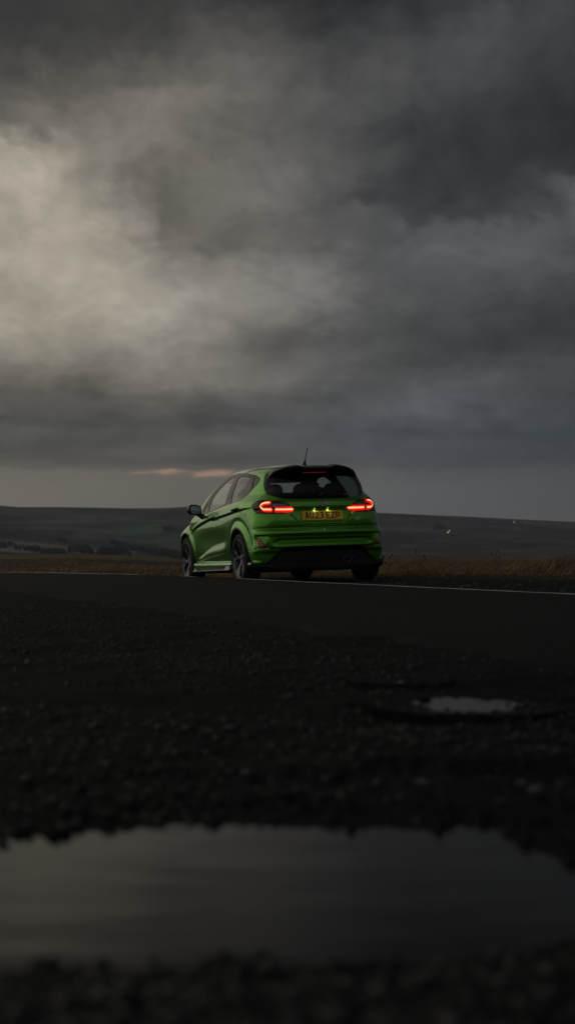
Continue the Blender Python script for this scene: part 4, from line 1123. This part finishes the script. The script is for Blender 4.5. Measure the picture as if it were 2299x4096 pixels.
# small splitter blades at the bumper corners and at the sills
for s in (1, -1):
    bm = bmesh.new()
    pts = []
    for t in np.linspace(0, 1, 13):
        w = .36 - .36 * t
        pts.append(w)
    top = []
    for t, w in zip(np.linspace(0, 1, 13), pts):
        z = .262 - .035 * min(1, t * 2.2)
        # walk the corner: find x with |y| = Y surface and x+|y| = w
        lo, hi = -.85, .1
        for _ in range(40):
            mid = (lo + hi) / 2
            y = w - mid
            if fbody(np.array(mid), np.array(y), np.array(z)) > 0: lo = mid
            else: hi = mid
        top.append((hi, (w - hi), z))
    vs = []
    for i, (x, y, z) in enumerate(top):
        n = Vector((x + .35, y - .5, 0)).normalized() if x < -.35 else Vector((0, 1, 0))
        hgt = .034 * math.exp(-i * .9) + .004
        o = .008
        a = Vector((x, y, z)) - n * .03; b = Vector((x, y, z)) + n * o
        vs.append([bm.verts.new((p.x, s * p.y, p.z)) for p in (a + Vector((0, 0, -.012)), b + Vector((0, 0, -.014)), b + Vector((0, 0, hgt)), a + Vector((0, 0, hgt * .3)))])
    for i in range(len(vs) - 1):
        for j in range(4): bm.faces.new((vs[i][j], vs[i][(j+1) % 4], vs[i+1][(j+1) % 4], vs[i+1][j]))
    bm.faces.new(vs[0]); bm.faces.new(vs[-1])
    link('splitter_blade', bm_mesh('splitter_blade', bm), car, M_gloss)
    # sill blade
    bm = bmesh.new(); vs = []
    for x in np.linspace(.36, 2.10, 24):
        y = .848; z0 = np.interp(x, [.36, 2.1], [.172, .148])
        h = .022 + .036 * float(sst(.66, .60, x)) * float(sst(.36, .42, x)) + .030 * float(sst(1.98, 2.06, x))
        o = .030
        vs.append([bm.verts.new((x, s * (y + dy), z0 + dz)) for dy, dz in ((-.05, 0), (o, 0), (o + .004, .008), (o - .012 - h * .2, h), (-.05, h))])
    for i in range(len(vs) - 1):
        for j in range(5): bm.faces.new((vs[i][j], vs[i][(j+1) % 5], vs[i+1][(j+1) % 5], vs[i+1][j]))
    bm.faces.new(vs[0]); bm.faces.new(vs[-1])
    link('sill_blade', bm_mesh('sill_blade', bm), car, M_gloss)

# diffuser ribs and the slim grille band above it
for y in (-.44, -.22, 0, .22, .44):
    bm = bmesh.new(); add_box(bm, (-.735 + .12 * (abs(y) / .75) ** 2.3, y, .420), (.014, .008, .030), bev=.002)
    link('band_clip', bm_mesh('band_clip', bm), dfo, M_black)

# parking sensors
for y in (.227, -.258):
    bm = bmesh.new(); z = .517; x = float(Xrear(np.array(y), np.array(z)))
    add_lathe(bm, [(.0005, x - .0035), (.009, x - .003), (.011, x), (.011, x + .01)], 16, 'x', (0, y, z))
    link('parking_sensor', bm_mesh('parking_sensor', bm, True), bump_o, M_paint)

# number plate
def on_rear(y, z, off=0.):
    return float(Xrear(np.array(float(y)), np.array(float(z)))) - off
PT = Vector((on_rear(0, .86) - .010, 0, .862)); PB = Vector((on_rear(0, .757) - .014, 0, .752))
pu = (PT - PB).normalized(); pn = Vector((pu.z, 0, -pu.x)) * -1; pcen = (PT + PB) / 2
def plate_pt(a, b, h):                 # a to the right as seen from behind, b up, h outwards
    return pcen + Vector((0, -a, 0)) + pu * b + pn * h
bm = bmesh.new()
q = [(-.26, -.0555), (.26, -.0555), (.26, .0555), (-.26, .0555)]
rp = []
for i, (a, b) in enumerate(q):
    sa, sb = (1 if a > 0 else -1), (1 if b > 0 else -1)
    ang0 = {(-1, -1): 180, (1, -1): 270, (1, 1): 0, (-1, 1): 90}[(sa, sb)]
    for t in (0, 30, 60, 90): rp.append((a - sa * .008 + .008 * math.cos(R(ang0 + t)), b - sb * .008 + .008 * math.sin(R(ang0 + t))))
ngon_prism(bm, rp, 0, .005, plate_pt)
plate = link('number_plate', bm_mesh('number_plate', bm), car, M_plate)
bm = bmesh.new(); add_box(bm, pcen - pn * .014, (.012, .50, .07)); link('plate_holder', bm_mesh('plate_holder', bm), plate, M_black)

def stroke(bm, pts, wid, fn, h0, h1, closed=False):
    """flat mitred stroke with thickness"""
    n = len(pts); P = [Vector((p[0], p[1])) for p in pts]; L = []; Rr = []
    for i in range(n):
        if closed: a, b = P[(i - 1) % n], P[(i + 1) % n]
        else: a, b = P[max(i - 1, 0)], P[min(i + 1, n - 1)]
        d0 = (P[i] - a).normalized() if (P[i] - a).length > 1e-9 else (b - P[i]).normalized()
        d1 = (b - P[i]).normalized() if (b - P[i]).length > 1e-9 else d0
        n0 = Vector((-d0.y, d0.x)); n1 = Vector((-d1.y, d1.x)); m = (n0 + n1).normalized(); k = min(1 / max(m.dot(n0), .35), 2.4)
        w = (wid[i] if hasattr(wid, '__len__') else wid) / 2
        L.append(P[i] + m * w * k); Rr.append(P[i] - m * w * k)
    ring = []
    for l, r in zip(L, Rr):
        ring.append([bm.verts.new(fn(*l, h0)), bm.verts.new(fn(*r, h0)), bm.verts.new(fn(*r, h1)), bm.verts.new(fn(*l, h1))])
    rng_ = range(n if closed else n - 1)
    for i in rng_:
        a, b = ring[i], ring[(i + 1) % n]
        for j in range(4): bm.faces.new((a[j], a[(j+1) % 4], b[(j+1) % 4], b[j]))
    if not closed: bm.faces.new(ring[0]); bm.faces.new(ring[-1])

def arc(cx, cy, rx, ry, a0, a1, n=10):
    return [(cx + rx * math.cos(R(a)), cy + ry * math.sin(R(a))) for a in np.linspace(a0, a1, n)]
LW, LH, ST_ = .050, .079, .0135       # character width, height, stroke
hw, hh = LW / 2 - ST_ / 2, LH / 2 - ST_ / 2
GLY = {
 'A': [[(-hw - .003, -hh - ST_/2), (-.003, hh + .002), (.003, hh + .002), (hw + .003, -hh - ST_/2)], [(-hw * .62, -hh * .35), (hw * .62, -hh * .35)]],
 'U': [[(-hw, hh + ST_/2)] + arc(0, -hh + .018, hw, .018, 180, 360) + [(hw, hh + ST_/2)]],
 '2': [arc(0, hh - .017, hw, .017, 165, -40, 12) + [(-hw, -hh + .004), (-hw, -hh), (hw + ST_/2, -hh)]],
 '3': [arc(-.002, hh - .0165, hw, .0165, 155, -90, 12) , arc(-.002, -hh + .0165, hw, .0165, 90, -155, 12)],
 'E': [[(hw + ST_/2, hh), (-hw, hh), (-hw, -hh), (hw + ST_/2, -hh)], [(-hw, 0), (hw, 0)]],
 'Z': [[(-hw - ST_/2, hh), (hw, hh), (hw, hh - .008), (-hw, -hh + .008), (-hw, -hh), (hw + ST_/2, -hh)]],
 'P': [[(-hw, -hh - ST_/2), (-hw, hh), (0, hh)] + arc(.002, hh - .020, hw - .002, .020, 90, -90, 10) + [(-hw, hh - .040)]],
}
x0 = -(7 * LW + 5 * .011 + .033) / 2 + LW / 2
px = x0
for ch in 'AU23 EZP':
    if ch == ' ': px += .033 - .011; continue
    bm = bmesh.new()
    for st in GLY[ch]: stroke(bm, [(px + a, b) for a, b in st], ST_, plate_pt, .004, .0062)
    link('plate_letter', bm_mesh('plate_letter', bm), plate, M_ink)
    px += LW + .011

# plate lamps tucked under the ledge
for y in (.085, -.085):
    bm = bmesh.new(); add_box(bm, (on_rear(y, .885) - .004, y, .893), (.012, .016, .006), bev=.002)
    o = link('plate_lamp', bm_mesh('plate_lamp', bm), tgo, M_plamp)
    ld = bpy.data.lights.new('plate_lamp_light', 'AREA'); ld.shape = 'RECTANGLE'; ld.size = .020; ld.size_y = .008; ld.energy = .022; ld.color = (1, .96, .86); ld.spread = R(150)
    lo_ = bpy.data.objects.new('plate_lamp_light', ld); COL.objects.link(lo_); lo_.parent = car; lo_.location = (on_rear(y, .885) - .036, y, .893); lo_.rotation_euler = (0, R(-8), 0)
bm = bmesh.new(); add_box(bm, (on_rear(0, .90) - .002, 0, .902), (.02, .26, .012), bev=.003); link('tailgate_release', bm_mesh('tailgate_release', bm), tgo, M_black)

# badges
def rear_pt(cy, cz, off):
    def fn(a, b, h):
        y = cy - a; z = cz + b
        return Vector((on_rear(y, z) - off - h, y, z))
    return fn
fn = rear_pt(-.006, .966, .0)
bm = bmesh.new(); el = [(.060 * math.cos(t), .0245 * math.sin(t)) for t in np.linspace(0, 2 * math.pi, 40, endpoint=False)]
ngon_prism(bm, el, -.004, .006, fn); badge = link('maker_badge', bm_mesh('maker_badge', bm), tgo, M_chrome)
bm = bmesh.new(); ngon_prism(bm, [(a * .93, b * .86) for a, b in el], .0, .0075, fn); link('badge_field', bm_mesh('badge_field', bm), car, M_oval)
bm = bmesh.new(); k = .0026
SCR = [[(-.041, .002), (-.044, .009), (-.036, .0135), (-.020, .0125), (-.010, .0145)], [(-.027, .012), (-.029, .003), (-.033, -.008), (-.041, -.0105), (-.044, -.006)], [(-.038, .0015), (-.028, .0025), (-.019, .003)],
       arc(-.013, -.003, .0062, .0065, 60, 420, 14), [(-.001, .004), (-.002, -.009)], [(-.001, -.001), (.004, .0045), (.008, .003)],
       arc(.018, -.003, .0062, .0065, 60, 420, 14), [(.031, .015), (.026, .002), (.0245, -.008), (.030, -.009), (.036, -.003)]]
for st in SCR: stroke(bm, st, k, fn, .007, .0085)
link('badge_script', bm_mesh('badge_script', bm), car, M_chrome)
fn = rear_pt(-.448, .755, .0)
bm = bmesh.new()
sh = lambda p: [(a + b * .38, b) for a, b in p]
stroke(bm, sh([(.048, .0165), (-.012, .0165), (-.019, .012), (-.019, .005), (-.013, .0005), (-.001, .0005), (.004, -.004), (.004, -.011), (-.002, -.0165), (-.034, -.0165)]), .0048, fn, 0, .005)
stroke(bm, sh([(.020, .0165), (.020, -.019)]), .0052, fn, 0, .005)
link('model_badge', bm_mesh('model_badge', bm), tgo, M_chrome)

# high stop lamp and wiper
bm = bmesh.new(); add_box(bm, (on_rear(0, 1.338) - .006, 0.003, 1.336), (.010, .30, .009), bev=.002)
link('high_stop_lamp', bm_mesh('high_stop_lamp', bm), tgo, M_dim)
bm = bmesh.new()
g = lambda y, z, o: (on_rear(y, z) - o, y, z)
add_tube(bm, [g(.0, 1.035, .004), g(-.005, 1.052, .022), g(-.045, 1.078, .030), g(-.12, 1.070, .028), g(-.20, 1.060, .026), g(-.30, 1.054, .022)], [.020, .022, .018, .013, .010, .008], 10)
wp = link('wiper_arm', bm_mesh('wiper_arm', bm, True), tgo, M_black)
bm = bmesh.new(); add_tube(bm, [g(-.06, 1.045, .012), g(-.20, 1.046, .014), g(-.37, 1.048, .014)], [.006, .008, .005], 8)
link('wiper_blade', bm_mesh('wiper_blade', bm, True), car, M_black)
bm = bmesh.new(); add_tube(bm, [g(-.285, 1.056, .026), g(-.365, 1.052, .022)], [.0035, .003], 6)
link('wiper_clip', bm_mesh('wiper_clip', bm, True), tgo, M_chrome)

# roof spoiler: swept section, its lip low in the middle and raised either side
sy = np.linspace(-.575, .575, 70); bm = bmesh.new(); vs = []
tz = pchip([0, .16, .19, .235, .28, .39, .47, .525, .56, .575], [1.401, 1.400, 1.404, 1.420, 1.417, 1.398, 1.374, 1.346, 1.302, 1.272])
lz = pchip([0, .25, .40, .48, .54, .575], [1.362, 1.360, 1.347, 1.322, 1.290, 1.262])
for y in sy:
    ay = abs(y); z1 = float(tz(ay)); x1 = -.590 + .200 * (ay / .575) ** 3; zl = min(float(lz(ay)), z1 - .006)
    zt = float(f_top(-.28) - .055 * (ay / .6) ** 2)
    k = float(sst(.44, .56, ay))
    A = Vector((-.28, y, zt + .0005)).lerp(Vector((x1 + .13, y, z1 + .012)), k)
    B = Vector((x1, y, z1))
    Mi = A.lerp(B, .5) + Vector((0, 0, .007 * (1 - k) + max(0, z1 - 1.403) * .35)); M2 = A.lerp(B, .85) + Vector((0, 0, .004 + max(0, z1 - 1.403) * .15))
    C = Vector((x1 - .002, y, z1 - (z1 - zl) * .5)); C2 = Vector((x1 + .010, y, zl)); D = Vector((x1 + .14, y, zl + .004)); E_ = Vector((x1 + .17, y, zl + .02))
    vs.append([bm.verts.new(p) for p in (A, Mi, M2, B, C, C2, D, E_)])
for i in range(len(vs) - 1):
    for j in range(8): bm.faces.new((vs[i][j], vs[i][(j+1) % 8], vs[i+1][(j+1) % 8], vs[i+1][j]))
bm.faces.new(vs[0]); bm.faces.new(vs[-1])
o = link('roof_spoiler', bm_mesh('roof_spoiler', bm, True), car, M_gloss)
o.data.set_sharp_from_angle(angle=R(35))
# antenna
bm = bmesh.new()
ax, az = -.10, float(f_top(-.10)) - .012
add_tube(bm, [(ax, 0, az), (ax - .004, 0, az + .018), (ax - .016, 0, az + .040), (ax - .026, 0, az + .060)], [.036, .026, .012, .008], 14)
an = link('antenna', bm_mesh('antenna', bm, True), car, M_black)
bm = bmesh.new(); add_tube(bm, [(ax - .024, 0, az + .055), (ax - .105, -.012, az + .205)], [.0062, .0048], 8)
link('antenna_mast', bm_mesh('antenna_mast', bm, True), an, M_black)

# door handles; a dark disc behind each stands in for the hollow's shade
for s in (1, -1):
    for hx0, hx1, hz, dn in ((.90, 1.245, .838, 'front'), (-.065, .165, .915, 'rear')):
        hx0 = hx1 - .215
        bm = bmesh.new(); pts = []; rr = []
        for t in np.linspace(0, 1, 9):
            x = hx0 + (hx1 - hx0) * t; z = hz + .018 - .018 * t
            y = float(Yside(np.array(x), np.array(z))) + .004 + .026 * math.sin(math.pi * min(max(t, .0), 1)) ** .5
            pts.append((x, s * y, z)); rr.append(.013 + .003 * math.sin(math.pi * t))
        add_tube(bm, pts, rr, 10)
        link('door_handle', bm_mesh('door_handle', bm, True), car, M_paint)
        bm = bmesh.new(); x = (hx0 + hx1) / 2; z = hz - .006; y = float(Yside(np.array(x), np.array(z)))
        rings = add_lathe(bm, [(.001, .0035), (.7, .0030), (1., -.004)], 28, 'y')
        for v in bm.verts: v.co = Vector((x + v.co.x * .078, s * (float(Yside(np.array(x + v.co.x * .078), np.array(z + v.co.z * .030))) + v.co.y), z + v.co.z * .030))
        link('handle_recess_shade', bm_mesh('handle_recess_shade', bm, True), car, M_under)

# door mirrors
for s in (1, -1):
    bm = bmesh.new(); rings = []
    for t, sc in ((0., .93), (.03, 1.0), (.07, .98), (.11, .86), (.14, .62), (.155, .30)):
        ring = []
        for a in np.linspace(0, 2 * math.pi, 24, endpoint=False):
            c_, s_ = math.cos(a), math.sin(a)
            e = .55
            yy = .086 * math.copysign(abs(c_) ** e, c_) * sc * (1 - .06 * s_); zz = .069 * math.copysign(abs(s_) ** e, s_) * sc
            ring.append(bm.verts.new((1.60 + t, s * (.950 + yy + t * .1), .975 + zz + .12 * yy)))
        rings.append(ring)
    for k in range(len(rings) - 1):
        for j in range(24): bm.faces.new((rings[k][j], rings[k][(j+1) % 24], rings[k+1][(j+1) % 24], rings[k+1][j]))
    bm.faces.new(rings[-1])
    inn = []
    for a in np.linspace(0, 2 * math.pi, 24, endpoint=False):
        c_, s_ = math.cos(a), math.sin(a); e = .55
        inn.append(bm.verts.new((1.612, s * (.950 + .070 * math.copysign(abs(c_) ** e, c_)), .975 + .053 * math.copysign(abs(s_) ** e, s_) + .12 * .070 * math.copysign(abs(c_) ** e, c_))))
    for j in range(24): bm.faces.new((rings[0][j], rings[0][(j+1) % 24], inn[(j+1) % 24], inn[j]))
    # foot
    add_tube(bm, [(1.62, s * .835, .870), (1.63, s * .875, .895), (1.65, s * .915, .925)], [.040, .030, .034], 12)
    mo = link('door_mirror', bm_mesh('door_mirror', bm, True), car, M_gloss)
    bm = bmesh.new(); vs = []
    for a in np.linspace(0, 2 * math.pi, 24, endpoint=False):
        c_, s_ = math.cos(a), math.sin(a); e = .55
        vs.append(bm.verts.new((1.609, s * (.950 + .068 * math.copysign(abs(c_) ** e, c_)), .975 + .051 * math.copysign(abs(s_) ** e, s_) + .12 * .068 * math.copysign(abs(c_) ** e, c_))))
    bm.faces.new(vs); link('mirror_glass', bm_mesh('mirror_glass', bm), mo, M_mirr)

# ---- wheels
def make_wheel():
    w = empty('wheel', car)
    bm = bmesh.new(); r0, hwid = .317, .1025
    prof = [(.232, -.095), (.240, -.104), (.262, -.110), (.290, -.106), (.306, -.092), (.3155, -.070)]
    for g_ in (-.045, -.015, .015, .045): prof += [(r0, g_ - .011), (r0 - .007, g_ - .004), (r0 - .007, g_ + .004), (r0, g_ + .011)]
    prof += [(.3155, .070), (.306, .092), (.290, .106), (.262, .110), (.240, .104), (.232, .095)]
    add_lathe(bm, prof, 72); t = link('tyre', bm_mesh('tyre', bm, True), w, M_tyre); t.data.set_sharp_from_angle(angle=R(35))
    bm = bmesh.new()
    add_lathe(bm, [(.238, .103), (.240, .100), (.236, .092), (.222, .088), (.216, .06), (.205, -.06), (.222, -.09), (.238, -.10)], 72)
    add_lathe(bm, [(.238, .103), (.234, .1045), (.228, .100), (.222, .088)], 72)
    rim = link('rim', bm_mesh('rim', bm, True), w, M_rim); rim.data.set_sharp_from_angle(angle=R(30))
    for k in range(5):
        bm = bmesh.new(); a0 = R(90 + 72 * k)
        # a forked spoke: stem from the hub, then two blades, the wider one leaning
        def pt(r, da, h):
            a = a0 + R(da); return Vector((r * math.cos(a), h, r * math.sin(a)))
        for outl in ([(.045, -26), (.045, 26), (.085, 12), (.120, 9.5), (.222, 20), (.222, 8.5), (.135, 1.5), (.118, 0), (.135, -1.5), (.222, -8.5), (.222, -20), (.120, -9.5), (.085, -12)],):
            n = len(outl)
            f_ = lambda r: .082 - .020 * math.exp(-((r - .04) / .07) ** 2) + .012 * (r / .222) ** 2
            top = []; bot_ = []; mid_ = []
            cr_, ca_ = .13, 0
            for r, da in outl:
                top.append(bm.verts.new(pt(r + (.0), da * .90, f_(r))))
                mid_.append(bm.verts.new(pt(r, da, f_(r) - .010)))
                bot_.append(bm.verts.new(pt(r, da * .92, f_(r) - .034)))
            for i in range(n):
                j = (i + 1) % n
                bm.faces.new((top[i], top[j], mid_[j], mid_[i])); bm.faces.new((mid_[i], mid_[j], bot_[j], bot_[i]))
            bm.faces.new(top); bm.faces.new(bot_[::-1])
        bmesh.ops.triangulate(bm, faces=bm.faces)
        link('spoke', bm_mesh('spoke', bm), w, M_rim)
    bm = bmesh.new(); add_lathe(bm, [(.056, .030), (.056, .060), (.048, .066), (.030, .062), (.028, .070), (.001, .072)], 36)
    hb = link('hub', bm_mesh('hub', bm, True), w, M_rim); hb.data.set_sharp_from_angle(angle=R(30))
    for k in range(4):
        a = R(45 + 90 * k); bm = bmesh.new()
        add_lathe(bm, [(.0085, .055), (.0085, .068), (.001, .070)], 8, 'y', (.042 * math.cos(a), 0, .042 * math.sin(a)))
        link('wheel_bolt', bm_mesh('wheel_bolt', bm), w, M_chrome)
    bm = bmesh.new(); add_lathe(bm, [(.06, .012), (.138, .012), (.138, -.010), (.06, -.010)], 40)
    link('brake_disc', bm_mesh('brake_disc', bm, True), w, M_disc)
    bm = bmesh.new(); add_lathe(bm, [(.21, -.03), (.05, -.05)], 40)
    link('hub_shield', bm_mesh('hub_shield', bm, True), w, M_under)
    return w
w0 = make_wheel()
def copy_wheel(w):
    c = w.copy(); COL.objects.link(c)
    for ch in w.children:
        d = ch.copy(); COL.objects.link(d); d.parent = c
    return c
WH = [(0, .755, .317, 0, 8), (2.493, .760, .317, 0, 31), (0, -.785, .317, math.pi, 20), (2.493, -.785, .317, math.pi, 50)]
for i, (x, y, z, rz, sp) in enumerate(WH):
    w = w0 if i == 0 else copy_wheel(w0)
    w.parent = car; w.location = (x, y, z)
    w.rotation_euler = (0, 0, 0)
    w.matrix_local = Matrix.Translation((x, y, z)) @ Matrix.Rotation(rz, 4, 'Z') @ Matrix.Rotation(R(sp), 4, 'Y')

# ---- cabin
def seat(name, x, y, wid, parent=car, back=.62, zt=1.02, heads=(0,)):
    bm = bmesh.new()
    add_box(bm, (x + .26, y, .52), (.50, wid, .16), bev=.05)
    rot = Matrix.Rotation(R(-18), 3, 'Y')
    add_box(bm, (x - .06, y, .52 + back / 2), (.14, wid, back), rot=None, bev=.05)
    for v in bm.verts:
        if v.co.z > .60: v.co.x -= (v.co.z - .60) * .32
    so = link(name, bm_mesh(name, bm, True), parent, M_cloth); sub(so, 1)
    for hy in heads:
        bm = bmesh.new(); add_box(bm, (x - .24, y + hy, 1.20 + (zt - 1.02)), (.10, .27, .19), bev=.03)
        add_tube(bm, [(x - .22, y + hy - .06, 1.05), (x - .24, y + hy - .06, 1.15)], .007, 6); add_tube(bm, [(x - .22, y + hy + .06, 1.05), (x - .24, y + hy + .06, 1.15)], .007, 6)
        sub(link('headrest', bm_mesh('headrest', bm, True), so, M_cloth), 2)
seat('front_seat', 1.02, .36, .54, back=.70); seat('front_seat', 1.02, -.36, .54, back=.70)
seat('rear_bench', .22, 0, 1.26, heads=(.40, 0, -.40), zt=.95, back=.60)
bm = bmesh.new(); add_box(bm, (1.98, 0, .86), (.45, 1.40, .26), bev=.07); link('dashboard', bm_mesh('dashboard', bm, True), car, M_cloth)
bm = bmesh.new(); add_lathe(bm, [(.175 + .014 * math.cos(t), .014 * math.sin(t)) for t in np.linspace(0, 2 * math.pi, 9)], 32, 'x')
for v in bm.verts: v.co = Matrix.Rotation(R(-25), 3, 'Y') @ v.co + Vector((1.62, -.36, .93))
link('steering_wheel', bm_mesh('steering_wheel', bm, True), car, M_black)
bm = bmesh.new(); add_box(bm, (-.28, 0, .985), (.50, 1.0, .02), bev=.005); link('parcel_shelf', bm_mesh('parcel_shelf', bm), car, M_cloth)
bm = bmesh.new(); add_box(bm, (.75, 0, .34), (1.9, 1.36, .03)); link('cabin_floor', bm_mesh('cabin_floor', bm), car, M_cloth)
bm = bmesh.new(); add_box(bm, (1.62, 0, 1.325), (.02, .20, .055), bev=.008); link('inside_mirror', bm_mesh('inside_mirror', bm), car, M_black)
# ---------------------------------------------------------------- moorland air
bm = bmesh.new(); add_box(bm, (0, 500, 45), (12000, 12000, 170))
hz = link('haze', bm_mesh('haze', bm), None, None)
hm = bpy.data.materials.new('damp air'); hm.use_nodes = True; hm.node_tree.nodes.clear()
o_ = hm.node_tree.nodes.new('ShaderNodeOutputMaterial'); v_ = hm.node_tree.nodes.new('ShaderNodeVolumePrincipled')
v_.inputs['Color'].default_value = (.70, .80, 1., 1); v_.inputs['Density'].default_value = HAZE; v_.inputs['Anisotropy'].default_value = .0
hm.node_tree.links.new(v_.outputs[0], o_.inputs['Volume']); hz.data.materials.append(hm); hz['kind'] = 'stuff'
hz['label'] = 'thin bluish damp air lying over the moor and the far hills'; hz['category'] = 'haze'
